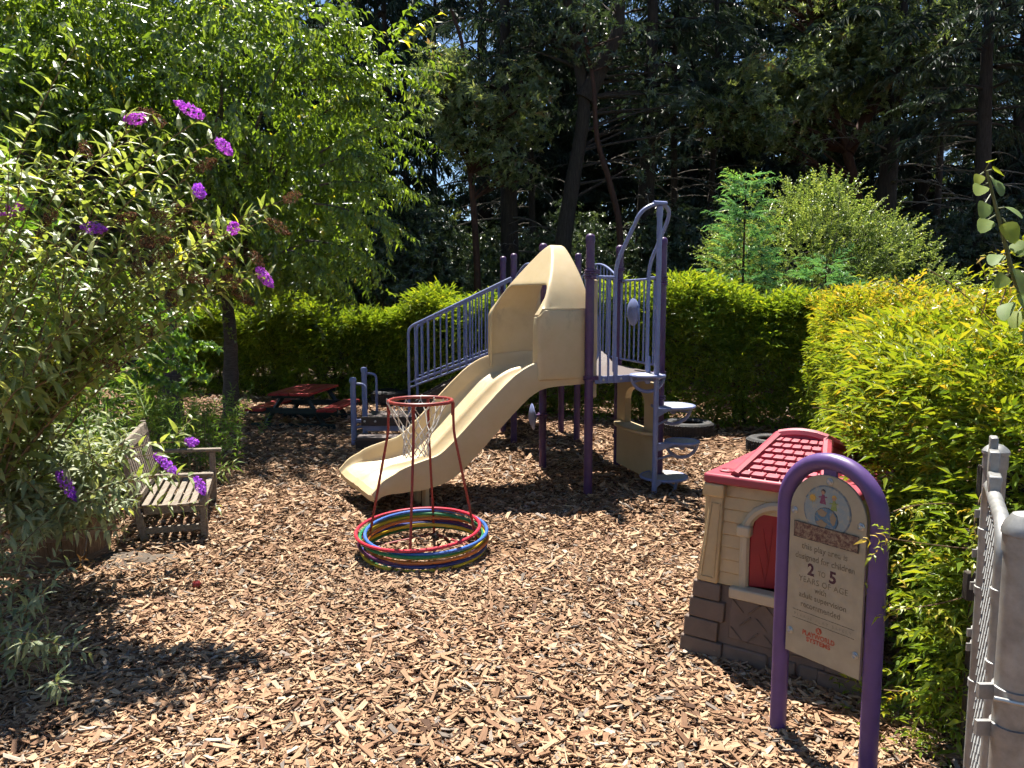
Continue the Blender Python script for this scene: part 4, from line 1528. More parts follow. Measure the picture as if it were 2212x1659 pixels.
# arched window frame, sill, shutters
fo_ = -.065
wcx = (ws0 + ws1) / 2
hw = (ws1 - ws0) / 2
arc = [HP(ws0, fo_, wz0), HP(ws0, fo_, wz1)] + [HP(wcx - hw * math.cos(a), fo_ - .012 * math.sin(a), wz1 + .135 * math.sin(a)) for a in [math.pi * k / 12 for k in range(1, 12)]] + [HP(ws1, fo_, wz1), HP(ws1, fo_, wz0)]
wf = MB().tube(arc, .022, 8).build('window_frame', 'housetrim', hs)
for s_ in (ws0, ws1):
    MB().box(HP(s_, fo_ + .008, wz1 + .01), (.062, .05, .05), he).build('keystone', 'housetrim', wf, bevel=.01)
MB().box(HP(wcx, fo_ + .015, wz0 - .012), (2 * hw + .10, .07, .05), he).build('window_sill', 'housetrim', wf, bevel=.008)
for side, ang in ((1, .30), (-1, .18)):
    hx = ws0 + .02 if side == 1 else ws1 - .02
    sdir = (he * side * math.cos(ang) - hn * math.sin(ang)).normalized()
    nrm = Vector((sdir.y, -sdir.x, 0))
    if nrm.dot(hn) < 0:
        nrm = -nrm
    wdt = hw - .025
    poly = [(0, wz0 + .015), (wdt, wz0 + .015)] + [(wdt, wz1 + .115)] + [(wdt * (1 - k / 6), wz1 + .005 + .11 * math.sin(math.acos(min(1, k / 6)))) for k in range(1, 6)] + [(0, wz1 - .01)]
    base_p = HP(hx, fo_ - .002, 0)
    so = MB().prism([base_p + sdir * a_ + Z * z_ for a_, z_ in poly], -nrm * .018).build('shutter', 'shutter', hs, bevel=.005)
    for (c0_, c1_, c2_) in (((.5, .02), (.62, .14), (.72, .30)), ((.5, .05), (.42, .10), (.30, .17)), ((.62, .12), (.50, .20), (.42, .28))):
        P_ = lambda q: base_p + sdir * (wdt * q[0]) + Z * (wz0 + q[1]) + nrm * .001
        MB().tube(bez(P_(c0_), P_(c1_), P_(c2_), 6), [.001, .003, .004, .004, .003, .002, .001], 6).build('leaf_relief', 'shutter', so)
# interior floor and a counter seen through the window
MB().box(HP(HW / 2, -HD / 2, .02), (HW - .2, HD - .1, .03), he).build('floor', 'housebrown', hs)
MB().box(HP(HW / 2 + .1, -HD + .12, .30), (.4, .16, .03), he).build('inner_counter', 'housebrown', hs, bevel=.01)
# roof: eave slab, hipped slopes, raised border and embossed shingles
ov = .035
fe = -fl(ZE) * .75 + ov
e0_, e1_ = fl(ZE) - .035, HW - fl(ZE) + .035
eave = [HP(e0_, fe, ZE), HP(e1_, fe, ZE), HP(e1_, -HD - .02, ZE), HP(e0_, -HD - .02, ZE)]
rf = MB().prism(eave, Z * .045).build('roof', 'housered', hs, bevel=.012)
ZR = .985
r0, r1 = HP(e0_ + .22, -.41, ZR), HP(e1_ - .22, -.41, ZR)
k0, k1 = HP(e0_ + .14, fe - .02, ZE + .045), HP(e1_ - .14, fe - .02, ZE + .045)
b0_, b1_ = HP(e0_ + .14, -HD, ZE + .045), HP(e1_ - .14, -HD, ZE + .045)
MB().add([k0, k1, r1, r0, b0_, b1_], [(0, 1, 2, 3), (3, 2, 5, 4), (0, 3, 4), (1, 5, 2)]).build('roof_slope', 'housered', rf, smooth=0)
for pth in ([k0, r0], [k1, r1], [r0, r1], [r0, b0_], [r1, b1_]):
    MB().tube(pth, .024, 8).build('roof_rib', 'housered', rf)
MB().tube(smoothpath([r0 + Z * .0, r0.lerp(r1, .25) + Z * .012, r0.lerp(r1, .5) + Z * .016, r0.lerp(r1, .75) + Z * .012, r1], 4), .026, 8).build('ridge', 'housered', rf)
MB().lathe([(.030, 0), (.034, .006), (.022, .010), (.016, .002), (0, -.004)], HP(e0_ + .075, fe - .09, ZE + .045), n=16).build('socket', 'housered', rf)
sn = (k1 - k0).cross(r0 - k0).normalized()
if sn.z < 0:
    sn = -sn
NR = 7
for i in range(NR):
    ta_, tb_ = (i + .10) / (NR + .4), (i + .92) / (NR + .4)
    ncol = 6
    sh = .5 if i % 2 else 0
    for j in range(-1, ncol + 1):
        ca, cb = (j + sh + .04) / ncol, (j + sh + .96) / ncol
        ca, cb = max(.055, ca), min(.945, cb)
        if cb - ca < .05:
            continue
        sp_ = lambda cc, tt: k0.lerp(r0, tt).lerp(k1.lerp(r1, tt), cc)
        p = [sp_(ca, ta_), sp_(cb, ta_), sp_(cb, tb_), sp_(ca, tb_)]
        MB().hexa([x - sn * .004 for x in p] + [x + sn * (.014 if k < 2 else .007) for k, x in enumerate(p)]).build('shingle', 'housered', rf, bevel=.004)

# ================================================================== SIGN
sL = gnd(1688, 1622)
sL = Vector((1.000, 2.73, 0))
sR = Vector((1.203, 2.44, 0))
sg = thing('playground_sign', sL.lerp(sR, .5), 'purple arched tube sign with weathered beige age rules plate', 'sign')
se = (sR - sL).normalized()
sn_ = Vector((se.y, -se.x, 0))
if sn_.y > 0:
    sn_ = -sn_
half = (sR - sL).length / 2
smid = sL.lerp(sR, .5)
ztop = 1.055
zarc = ztop - half
arch = [sL + Z * -.08, sL + Z * zarc] + [smid - se * half * math.cos(a) + Z * (zarc + half * math.sin(a)) for a in [math.pi * k / 20 for k in range(1, 20)]] + [sR + Z * zarc, sR - Z * .08]
MB().tube(arch, .030, 18).build('arch_post', 'purple_sign', sg)
PWd = half - .033
SP = lambda s_, z_, o_=0.0: smid + se * s_ + Z * z_ + sn_ * (o_ + .022)
PTOP, PBOT = ztop - .045, .335
zz = PTOP - PWd
poly = [SP(-PWd, PBOT), SP(PWd, PBOT), SP(PWd, zz)] + [SP(PWd * math.cos(a), zz + PWd * math.sin(a)) for a in [math.pi * k / 24 for k in range(1, 24)]] + [SP(-PWd, zz)]
plate = MB().prism(poly, -sn_ * .012).build('sign_plate', 'plate', sg, bevel=.002)
MB().box(SP(0, ztop - .035, -.012), (.05, .012, .05), se).build('tab', 'purple_sign', sg, bevel=.003)
KZ = 4.98e-4 * (PTOP - PBOT) / .69


def szm(y):
    return PTOP - (y - 155) * KZ


for s_, y in ((.006, 196), (-PWd + .018, 458), (PWd - .018, 462), (-PWd + .018, 1374), (PWd - .018, 1374)):
    bo = MB().lathe([(.0125, 0), (.0125, .003), (.010, .0045), (.010, .003)], SP(s_, szm(y)), sn_, 18).build('bolt', 'bolt', plate)
    MB().lathe([(.0078, .003), (.0078, .006), (.0055, .008), (.003, .006), (0, .006)], SP(s_, szm(y)), sn_, 14).build('bolt_head', 'bolt', bo)


def faded(name, col, under=(0.335, 0.28, 0.187), keep=0.62, scale=90):
    """worn print: the plate shows through in scratches"""
    m, nt, b = new_mat(name)
    tc = nt.nodes.new('ShaderNodeTexCoord')
    n = nt.nodes.new('ShaderNodeTexNoise')
    n.inputs['Scale'].default_value = scale
    n.inputs['Detail'].default_value = 8
    n.inputs['Roughness'].default_value = .8
    nt.links.new(tc.outputs['Object'], n.inputs[0])
    r = ramp(nt, [(keep - .10, col), (keep + .06, under)])
    nt.links.new(n.outputs['Fac'], r.inputs[0])
    nt.links.new(r.outputs[0], b.inputs['Base Color'])
    b.inputs['Roughness'].default_value = .6
    return m


M['p_grey'] = faded('grey_print', (0.1560, 0.1209, 0.0741), keep=.60)
M['p_light'] = faded('faint_print', (0.2106, 0.1716, 0.1131), keep=.56)
M['p_maroon'] = faded('maroon_print', (0.0780, 0.0234, 0.0351), keep=.66)
M['p_red'] = faded('red_print', (0.4056, 0.0585, 0.0234), keep=.64)
M['p_band'] = faded('worn_brown_band', (0.0819, 0.0273, 0.0218), (0.2574, 0.1872, 0.1170), keep=.53, scale=70)
M['p_dark'] = faded('dark_outline', (0.0312, 0.0234, 0.0234), keep=.60)
M['p_sky'] = faded('worn_sky_print', (0.2028, 0.2418, 0.2418), (0.3198, 0.2886, 0.2106), keep=.58, scale=60)
M['p_ring'] = faded('worn_ring_print', (0.0936, 0.1248, 0.1560), keep=.58, scale=60)
M['p_sea'] = faded('worn_sea_print', (0.0585, 0.1326, 0.2028), (0.2730, 0.2496, 0.1872), keep=.60, scale=80)
M['p_land'] = faded('worn_land_print', (0.2340, 0.1716, 0.1014), keep=.66, scale=80)
M['p_sun'] = faded('worn_sun_print', (0.4836, 0.2808, 0.0468), keep=.66, scale=80)
M['p_dress'] = faded('worn_plum_print', (0.1872, 0.0390, 0.0858), keep=.64, scale=80)
M['p_green'] = faded('worn_green_print', (0.1794, 0.2262, 0.0468), keep=.64, scale=80)
M['p_skin'] = faded('worn_face_print', (0.3510, 0.1872, 0.1092), keep=.66, scale=80)
M['p_pale'] = faded('worn_pale_letters', (0.3588, 0.2106, 0.1092), (0.0858, 0.0312, 0.0234), keep=.47, scale=110)


def flat(pts, name, mat, parent, o_=.002, th=.0015):
    return MB().prism([SP(a_, b_, o_) for a_, b_ in pts], -sn_ * th).build(name, mat, parent, smooth=0)


def ell(cx_, cz_, rx, rz, n=28, a0=0, a1=2 * math.pi, wob=0):
    return [(cx_ + rx * math.cos(a) * (1 + wob * math.sin(5 * a)), cz_ + rz * math.sin(a) * (1 + wob * math.sin(4 * a + 1))) for a in [a0 + (a1 - a0) * k / n for k in range(n)]]


cz_ = szm(412)
flat(ell(.0, cz_, .090, .090, 40), 'emblem_ring', 'p_ring', plate, .0012)
flat(ell(.0, cz_, .085, .085, 40), 'emblem_disc', 'p_sky', plate, .0024)
gz = szm(470)
flat(ell(.0, gz, .0445, .0415, 30), 'globe_outline', 'p_dark', plate, .0034)
gl = flat(ell(.0, gz, .0425, .0395, 30), 'globe', 'p_sea', plate, .0044)
flat(ell(-.016, gz + .020, .018, .012, 16, wob=.18), 'land', 'p_land', gl, .0054)
flat(ell(-.016, gz - .018, .020, .012, 16, wob=.2), 'land', 'p_land', gl, .0054)
flat(ell(.026, gz + .006, .011, .020, 16, wob=.15), 'land', 'p_land', gl, .0054)
flat(ell(-.055, szm(335), .011, .011, 16), 'sun_face', 'p_sun', plate, .0034)
for k in range(12):
    a = 2 * math.pi * k / 12
    flat([(-.055 + math.cos(a + .12) * .012, szm(335) + math.sin(a + .12) * .012), (-.055 + math.cos(a) * .019, szm(335) + math.sin(a) * .019), (-.055 + math.cos(a - .12) * .012, szm(335) + math.sin(a - .12) * .012)], 'sun_ray', 'p_sun', plate, .0034)
for s_, top, mt, hair in ((-.016, 262, 'p_dress', 'p_dark'), (.026, 292, 'p_green', 'p_sun')):
    zt_ = szm(top)
    flat(ell(s_, zt_ - .006, .0085, .0085, 16), 'drawn_hair', hair, plate, .0034)
    flat(ell(s_, zt_ - .010, .0065, .0065, 16), 'drawn_face', 'p_skin', plate, .0044)
    flat([(s_ - .004, zt_ - .017), (s_ + .004, zt_ - .017), (s_ + .012, zt_ - .050), (s_ - .012, zt_ - .050)], 'drawn_dress', mt, plate, .0034)
    flat([(s_ - .016, zt_ - .026), (s_ + .016, zt_ - .022), (s_ + .016, zt_ - .026), (s_ - .016, zt_ - .030)], 'drawn_arms', mt, plate, .0044)
zb_ = szm(590)
flat([(-.123, zb_ - .029), (.123, zb_ - .029), (.123, zb_ + .029), (-.123, zb_ + .029)], 'band_border', 'p_dark', plate, .0056)
band = flat([(-.120, zb_ - .026), (.120, zb_ - .026), (.120, zb_ + .026), (-.120, zb_ + .026)], 'worn_band', 'p_band', plate, .0066)


def letters(txt, width, height, s_, zc, mat, bold=0.0, o_=.0012, space=1.0):
    cu = bpy.data.curves.new('tmp_text', 'FONT')
    cu.body = txt
    cu.size = 1
    cu.offset = bold
    cu.space_character = space
    cu.resolution_u = 3
    ob = bpy.data.objects.new('tmp_text', cu)
    COL.objects.link(ob)
    dg = bpy.context.evaluated_depsgraph_get()
    ev = ob.evaluated_get(dg)
    me = bpy.data.meshes.new_from_object(ev)
    bpy.data.objects.remove(ob)
    vs_ = np.array([v.co[:] for v in me.vertices])
    mn, mx_ = vs_.min(0), vs_.max(0)
    org = ORIG[plate.name]
    for v in me.vertices:
        a_ = ((v.co.x - mn[0]) / (mx_[0] - mn[0]) - .5) * width + s_
        b_ = ((v.co.y - mn[1]) / (mx_[1] - mn[1]) - .5) * height + zc
        v.co = SP(a_, b_, o_) - org
    me.update()
    me.materials.clear()
    me.materials.append(M[mat])
    return link('lettering', me, plate, org)


letters('this play area is', .176, .030, -.004, szm(713), 'p_grey', .012)
letters('designed for children', .226, .030, -.002, szm(790), 'p_grey', .012)
letters('2', .026, .044, -.052, szm(868), 'p_maroon', .035)
letters('TO', .029, .019, -.010, szm(878), 'p_grey', .0)
letters('5', .026, .044, .032, szm(878), 'p_maroon', .035)
letters('YEARS OF AGE', .188, .021, -.004, szm(952), 'p_grey', .0, space=1.1)
letters('with', .045, .021, -.012, szm(1010), 'p_grey', .012)
letters('adult supervision', .182, .027, -.004, szm(1078), 'p_grey', .012)
letters('recommended', .152, .022, -.010, szm(1140), 'p_grey', .012)
for y in (1200, 1263):
    flat([(-.118, szm(y) - .0007), (.118, szm(y) - .0007), (.118, szm(y) + .0007), (-.118, szm(y) + .0007)], 'rule', 'p_grey', plate, .0012)
letters('PLEASE PLAY SAFELY', .222, .011, 0, szm(1232), 'p_light', 0, space=1.5)
letters('PLAYWORLD', .125, .0185, -.012, szm(1350), 'p_red', .03)
letters('SYSTEMS', .094, .0175, -.012, szm(1393), 'p_red', .03)
flat(ell(-.012, szm(1303), .0115, .0115, 24), 'logo_disc', 'p_red', plate, .0012)
flat([(-.018, szm(1303) - .006), (-.013, szm(1303) + .001), (-.014, szm(1303) + .007), (-.011, szm(1303) + .007), (-.0095, szm(1303) + .001), (-.005, szm(1303) - .006), (-.0075, szm(1303) - .007), (-.0118, szm(1303) - .001), (-.0155, szm(1303) - .007)], 'logo_figure', 'plate', plate, .0024)

# ================================================================== GATE AND FENCE POSTS
fp = at(2150, 1000, 2.2)
fp = Vector((fp.x, fp.y, 0))
ft = at(2150, 968, 2.2).z
po = thing('fence_post', fp, 'galvanised fence post with acorn cap, in front of the vine', 'post')
MB().lathe([(.030, -.05), (.030, ft - .045)], fp, n=24).build('pipe', 'galv', po)
MB().lathe([(.033, ft - .06), (.033, ft - .018), (.036, ft - .016), (.036, ft - .008), (.030, ft), (.018, ft + .010), (0, ft + .014)], fp, n=24).build('cap', 'galv', po)
for z in (.98, .86, .76, .615, .57):
    bb = MB().lathe([(.031, z - .014), (.0335, z - .013), (.0335, z + .013), (.031, z + .014)], fp, n=20)
    bb.box(fp + Vector((-.036, .005, z)), (.022, .006, .024))
    bb.build('strap', 'galv', po)
gp = at(2217, 1150, 1.5)
gp = Vector((gp.x, gp.y, 0))
gt = at(2217, 1124, 1.5).z
g2 = thing('gate_post', gp, 'thick galvanised gate post with domed cap at the right edge', 'post')
MB().lathe([(.0375, -.05), (.0375, gt - .05)], gp, n=28).build('pipe', 'galv', g2)
MB().lathe([(.041, gt - .065), (.041, gt - .03), (.044, gt - .028), (.044, gt - .020), (.040, gt - .008), (.026, gt + .012), (0, gt + .020)], gp, n=28).build('cap', 'galv', g2)
for z in (.80, .72, .54):
    hb = MB().lathe([(.0385, z - .016), (.0415, z - .015), (.0415, z + .015), (.0385, z + .016)], gp, n=24)
    hb.box(gp + Vector((-.052, .01, z)), (.036, .010, .032))
    hb.build('hinge_strap', 'galv', g2)
bl = MB().tube([gp + Vector((-.055, -.02, .80)), gp + Vector((.03, -.055, .795))], .005, 8).build('hinge_bolt', 'bolt', g2)
# the gate stands between them
gate = thing('chain_link_gate', (1.2, 1.9, 0), 'galvanised chain link gate seen almost edge on between the two posts', 'gate')
far_s = at(2137, 1040, 2.12)
near_s = at(2170, 1150, 1.66)
FS, NSs = Vector((far_s.x, far_s.y, 0)), Vector((near_s.x, near_s.y, 0))
gz1, gz0 = 1.10, .12
MB().tube(rounded([FS + Z * gz0, FS + Z * gz1, NSs + Z * gz1, NSs + Z * gz0], .09, 6) + [NSs + Z * gz0], .0175, 12).build('gate_frame', 'galv', gate)
MB().tube([FS + Z * (gz0 + .0), NSs + Z * (gz0 + .0)], .016, 10).build('bottom_rail', 'galv', gate)
gd = (NSs - FS)
gl_ = gd.length
gd.normalize()
gnm = Vector((gd.y, -gd.x, 0))
ch = MB()
pitch_ = .05
nw = int(gl_ / pitch_)
for i in range(nw + 1):
    pts = []
    nzz = int((gz1 - gz0) / (pitch_ / 2))
    for k in range(nzz + 1):
        s_ = (i + .5 + (.5 if k % 2 else -.5) * 1.0) * pitch_
        pts.append(FS + gd * min(max(s_, .01), gl_ - .01) + Z * (gz0 + k * pitch_ / 2) + gnm * (.004 if k % 2 else -.004))
    ch.tube(pts, .0013, 4, caps=False)
M['wire'] = paint('dull_wire', (0.16, 0.16, 0.155), 0.6, 0.2, 40, metal=0.4)
ch.build('chain_link_mesh', 'wire', gate)
tb_ = at(2156, 1040, 2.02)
fk = MB()
tp0 = FS.lerp(NSs, .12) + Z * (gz1 + .03)
fk.box(tp0 + Z * .055, (.05, .020, .10), gd)
fk.box(tp0 + gd * .05 + Z * .035, (.05, .026, .08), gd)
fk.box(tp0 + gd * .11 - Z * .0, (.07, .030, .045), gd)
fk.build('fork_latch', 'galv', gate, bevel=.004)
for z in (.50, .78, .95):
    MB().lathe([(.0185, z - .012), (.021, z - .011), (.021, z + .011), (.0185, z + .012)], NSs, n=16).build('strap', 'galv', gate)
    MB().lathe([(.0185, z - .012), (.021, z - .011), (.021, z + .011), (.0185, z + .012)], FS, n=16).build('strap', 'galv', gate)
# dark boards of a timber fence behind the post
wf_ = thing('timber_fence', (1.75, 2.55, 0), 'dark weathered board fence behind the acorn capped post', 'fence')
for i in range(7):
    x = 1.60 + i * .115
    MB().box((x, 2.50 + i * .01, .50), (.105, .02, 1.12 + random.uniform(-.02, .02)), Vector((1, .1, 0))).build('board', 'darkwood', wf_, bevel=.003)
MB().box((1.95, 2.55, .80), (.85, .04, .08), Vector((1, .1, 0))).build('rail', 'darkwood', wf_, bevel=.003)
lp = at(2096, 1265, 2.32)
MB().box(lp, (.035, .03, .09)).build('rail_end', 'darkwood', wf_, bevel=.004)

# ================================================================== HEDGES
leafV4 = T_leaf4(1, .30, .35, .30)
leafV2 = T_leaf2(1, .30, .35, .25)
vine_near = [T_pinnate(.105, 3, leafV2, .043, s) for s in (1, 2, 3)]
vine_run = [T_pinnate(.105, 3, leafV4, .042, s) for s in (1, 2, 3)]
vine_far = [T_pinnate(.14, 3, leafV2, .062, s) for s in (4, 5, 6)]
RUNNER_T = vine_near


def hedge_points(line, th, hfun, n, g, topshare=.3, clump=(1.9, 2.3)):
    """points through the outer layer of a hedge; line is its centre line, th half its thickness"""
    line = [np.array(p[:2], float) for p in line]
    seg = np.array([np.linalg.norm(line[i + 1] - line[i]) for i in range(len(line) - 1)])
    cum = np.concatenate([[0], np.cumsum(seg)])
    s = g.uniform(0, cum[-1], n)
    k = np.clip(np.searchsorted(cum, s) - 1, 0, len(seg) - 1)
    t = (s - cum[k]) / seg[k]
    Lp = np.array(line)
    p = Lp[k] * (1 - t)[:, None] + Lp[k + 1] * t[:, None]
    d = (Lp[k + 1] - Lp[k]) / seg[k][:, None]
    nrm = np.stack([d[:, 1], -d[:, 0]], 1)      # right hand side of the line
    H = hfun(s / cum[-1])
    # profile: angle round a rounded-top section, 0 = ground on one side, 1 = ground on the other
    a = np.where(g.uniform(0, 1, n) < topshare, g.uniform(.36, .64, n), g.uniform(0, .5, n))
    side = np.where(a < .5, 1.0, -1.0)
    aa = np.abs(a - .5) * 2                     # 0 top centre, 1 ground
    z = np.where(aa > .25, H * (1 - (aa - .25) / .75) ** .9 * .93 + 0, H * (.93 + .07 * (1 - aa / .25)))
    lat = np.where(aa > .25, th, th * (aa / .25))
    depth = g.exponential(.09, n)
    bump = .10 * np.sin(s * clump[0] + z * 2.1) + .07 * np.sin(s * clump[1] * 2 + 1.3 - z * 3.7) + .05 * np.sin(s * 9.1 + z * 7)
    taper = .78 + .25 * np.clip(z / H, 0, 1)
    lat = lat * taper + bump * np.clip(aa * 2, 0, 1) - depth * np.clip(aa * 1.5, .0, 1)
    z = z + bump * .9 * (1 - aa) - depth * .8 * (1 - aa)
    P = np.stack([p[:, 0] + nrm[:, 0] * lat * side, p[:, 1] + nrm[:, 1] * lat * side, np.maximum(z, .02)], 1)
    N = np.stack([nrm[:, 0] * side * aa, nrm[:, 1] * side * aa, 1.05 - aa * .8], 1)
    N /= np.linalg.norm(N, axis=1, keepdims=True)
    return P, N, s, depth


def build_hedge(name, loc, label, line, th, hfun, n, Ts, mat, seed, S=(.8, 1.3), rbias=0.0, deadn=0, lowthin=.55, stems=12, yellow=.0, lz=(.25, .8)):
    g = np.random.default_rng(seed)
    h = thing(name, loc, label, 'hedge')
    P, N, s, dep = hedge_points(line, th, hfun, n, g)
    zmax = P[:, 2].max()
    keep = g.uniform(0, 1, len(P)) < np.clip(lowthin + (1 - lowthin) * (P[:, 2] - lz[0]) / (lz[1] - lz[0]), lowthin, 1)
    P, N, dep = P[keep], N[keep], dep[keep]
    m = len(P)
    X = N * .75 + g.normal(0, .55, (m, 3)) + np.array([0, 0, -.05])
    Zh = UP[None] + N * .4 + g.normal(0, .3, (m, 3))
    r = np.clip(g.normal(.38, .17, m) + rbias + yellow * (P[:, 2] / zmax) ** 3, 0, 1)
    V, F, rr = scatter(Ts, P, X, Zh, g.uniform(S[0], S[1], m), r, g)
    crown_obj('foliage', V, F, rr, mat, h)
    if deadn:
        P, N, s, dep = hedge_points(line, th * .8, lambda t: hfun(t) * .62, deadn, g, .0)
        m = len(P)
        X = np.array([0, 0, -1.]) + g.normal(0, .5, (m, 3))
        crown_obj('dead_leaves', *inst(leafV2, P, X, N + g.normal(0, .4, (m, 3)), g.uniform(.04, .08, m), rnd_r(m, g)), 'l_dead', h)
    sb_ = MB()
    P, N, s, dep = hedge_points(line, th * .35, lambda t: hfun(t) * .2, stems * 3, g, 0)
    for q in P[:stems]:
        x, y = q[0], q[1]
        sb_.tube(smoothpath([(x, y, -.02), (x + g.normal(0, .08), y + g.normal(0, .08), .5), (x + g.normal(0, .15), y + g.normal(0, .15), 1.15)], 3), [.03, .028, .026, .022, .018, .012, .008], 6)
    sb_.build('stems', 'firbark', h)
    return h


back_line = [(-6.2, 13.9), (-1.5, 12.5), (1.4, 10.65), (3.9, 9.75)]
build_hedge('vine_hedge', (0.2, 11.3, 0), 'long clipped vine hedge across the back behind the slide', back_line, .45,
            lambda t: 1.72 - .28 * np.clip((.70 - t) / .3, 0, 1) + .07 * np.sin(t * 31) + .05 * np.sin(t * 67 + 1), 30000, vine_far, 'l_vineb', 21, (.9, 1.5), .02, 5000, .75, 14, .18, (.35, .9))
right_line = [(4.15, 9.3), (3.42, 6.6), (2.85, 5.0), (2.18, 3.2), (2.06, 2.35)]
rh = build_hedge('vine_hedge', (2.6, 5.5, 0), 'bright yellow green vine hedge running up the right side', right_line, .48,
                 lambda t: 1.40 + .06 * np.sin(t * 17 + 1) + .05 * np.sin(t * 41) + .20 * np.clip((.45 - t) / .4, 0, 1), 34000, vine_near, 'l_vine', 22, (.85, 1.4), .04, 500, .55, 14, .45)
# runners that reach out of the right hedge
gr = np.random.default_rng(9)
rv = []
runs = [((2095, 1185, 2.42), (1960, 1172, 2.45), (1918, 1160, 2.36)), ((2080, 1290, 2.38), (2020, 1310, 2.40), (1925, 1318, 2.40)), ((1900, 895, 4.6), (1830, 888, 4.4), (1755, 880, 4.3)),
        ((1910, 935, 4.4), (1850, 945, 4.2), (1770, 968, 4.1)), ((2080, 1090, 2.6), (1990, 1080, 2.5), (1930, 1105, 2.45)), ((2130, 1040, 2.5), (2085, 1150, 2.4), (2120, 1175, 2.38)),
        ((2150, 700, 2.7), (2060, 610, 2.7), (2010, 585, 2.7)), ((2120, 680, 2.8), (2150, 610, 2.8), (2110, 560, 2.8)), ((1850, 1010, 3.7), (1780, 1030, 3.4), (1700, 1062, 3.2)), ((1980, 640, 3.6), (1940, 600, 3.6), (1890, 610, 3.6)),
        ((2080, 1480, 2.5), (1990, 1500, 2.6), (1910, 1490, 2.7)), ((2160, 660, 2.5), (2190, 590, 2.5), (2170, 540, 2.5))]
for q in runs:
    pl = bez(at(*q[0]), at(*q[1]), at(*q[2]), 10)
    MB().tube(pl, .0022, 5).build('runner', 'stem', rh)
    m = 11
    ts = np.sort(gr.uniform(.15, 1, m))
    P = np.array([tuple(pl[int(t * 10)].lerp(pl[min(10, int(t * 10) + 1)], t * 10 - int(t * 10))) for t in ts])
    tgv = np.array(tuple((pl[-1] - pl[0]).normalized()))
    X = tgv[None] * .7 + gr.normal(0, .6, (m, 3))
    rv.append(scatter(vine_run, P, X, UP[None] + gr.normal(0, .4, (m, 3)), gr.uniform(.55, .95, m), np.clip(gr.normal(.75, .15, m), 0, 1), gr))
crown_obj('runner_leaves', *comb(rv), 'l_vine', rh)

# weeds at the hedge foot by the sign
wd = thing('ground_vine_sprigs', gnd(2000, 1560), 'low green vine shoots creeping over the chips beside the sign', 'plant')
gr = np.random.default_rng(10)
m = 200
P = np.stack([gr.uniform(1.30, 1.62, m), gr.uniform(2.45, 3.1, m), gr.uniform(.03, .09, m)], 1)
k = (P[:, 0] - 1.25) * 1.0 + gr.normal(0, .1, m) > .12
P = P[k]
m = len(P)
crown_obj('leaves', *scatter(vine_near, P, gr.normal(0, .7, (m, 3)) + np.array([-.3, 0, .3]), UP[None] + gr.normal(0, .3, (m, 3)), gr.uniform(.45, .85, m), np.clip(gr.normal(.55, .2, m), 0, 1), gr), 'l_vine', wd)

# ================================================================== SUNFLOWER-LIKE STALK
sfp = [Vector((1.72, 2.42, 0.0)), Vector((1.66, 2.38, .8)), at(2225, 720, 2.32), at(2190, 600, 2.3), at(2160, 480, 2.3), at(2132, 372, 2.3)]
sf = thing('tall_stalk_plant', sfp[0], 'tall green stalk with drooping heart shaped leaves at right edge', 'plant')
MB().tube(smoothpath(sfp, 5), [.011 - .007 * i / 25 for i in range(26)], 8).build('stem', 'greenstem', sf)
heart = T_leaf8(1, .78, .22, .12, 1.0, .70, .20)
gr = np.random.default_rng(31)
for px, py, tx, ty, L in ((2135, 395, 2092, 440, .085), (2138, 380, 2160, 430, .095), (2125, 372, 2100, 415, .06), (2130, 370, 2165, 385, .07), (2140, 420, 2105, 500, .09), (2155, 450, 2195, 470, .085), (2165, 470, 2185, 525, .10), (2150, 465, 2102, 520, .09),
                          (2175, 520, 2215, 560, .08), (2180, 560, 2205, 640, .125), (2175, 545, 2120, 590, .09), (2188, 590, 2140, 630, .085), (2195, 620, 2225, 690, .12), (2190, 640, 2155, 710, .10), (2128, 368, 2150, 348, .05), (2210, 660, 2180, 720, .09), (2220, 700, 2215, 770, .1)):
    p0_, p1_ = at(px, py, 2.3), at(tx, ty, 2.27 - gr.uniform(0, .06))
    pj = p0_.lerp(p1_, .35) + Z * .012
    MB().tube([p0_, pj], .0022, 6).build('leaf_stalk', 'greenstem', sf)
    V, F, r = inst(heart, [tuple(pj)], [tuple((p1_ - p0_).normalized() + Vector((0, -.2, -.1)))], [(gr.normal(0, .5), -.55, .75)], [L * .82], [gr.uniform(.2, .95)])
    o = link('leaf', np_mesh('leaf', V - np.array(ORIG[sf.name]), F, 'l_sunflower', r, smooth=True), sf, ORIG[sf.name])
    o.modifiers.new('sub', 'SUBSURF').render_levels = 1


# ================================================================== BUTTERFLY BUSH
buddT = T_leaf8(1, .27, .25, .40)
buddT2 = T_leaf8(1, .22, .3, .55)


def panicle(c, d, L, R, n, g, petal=.0085):
    d = np.array(tuple(Vector(d).normalized()))
    t = g.uniform(0, 1, n)
    a = unit(n, g)
    a -= (a @ d)[:, None] * d[None]
    a /= np.linalg.norm(a, axis=1, keepdims=True) + 1e-9
    prof = np.sin(np.pi * np.clip(t * .92 + .10, 0, 1)) ** .6
    rad = R * prof * g.uniform(.55, 1.05, n)
    P = np.array(tuple(c))[None] + d[None] * (t * L)[:, None] + a * rad[:, None]
    X = unit(n, g)
    X -= (X * a).sum(1, keepdims=True) * a * .6
    return P, X, a + g.normal(0, .25, (n, 3))


pet = comb([placed(T_leaf2(1, .8, .2, .1), (0, 0, 0), (math.cos(q), math.sin(q), .15), (0, 0, 1), 1, 0) for q in (0, math.pi / 2, math.pi, 3 * math.pi / 2)])

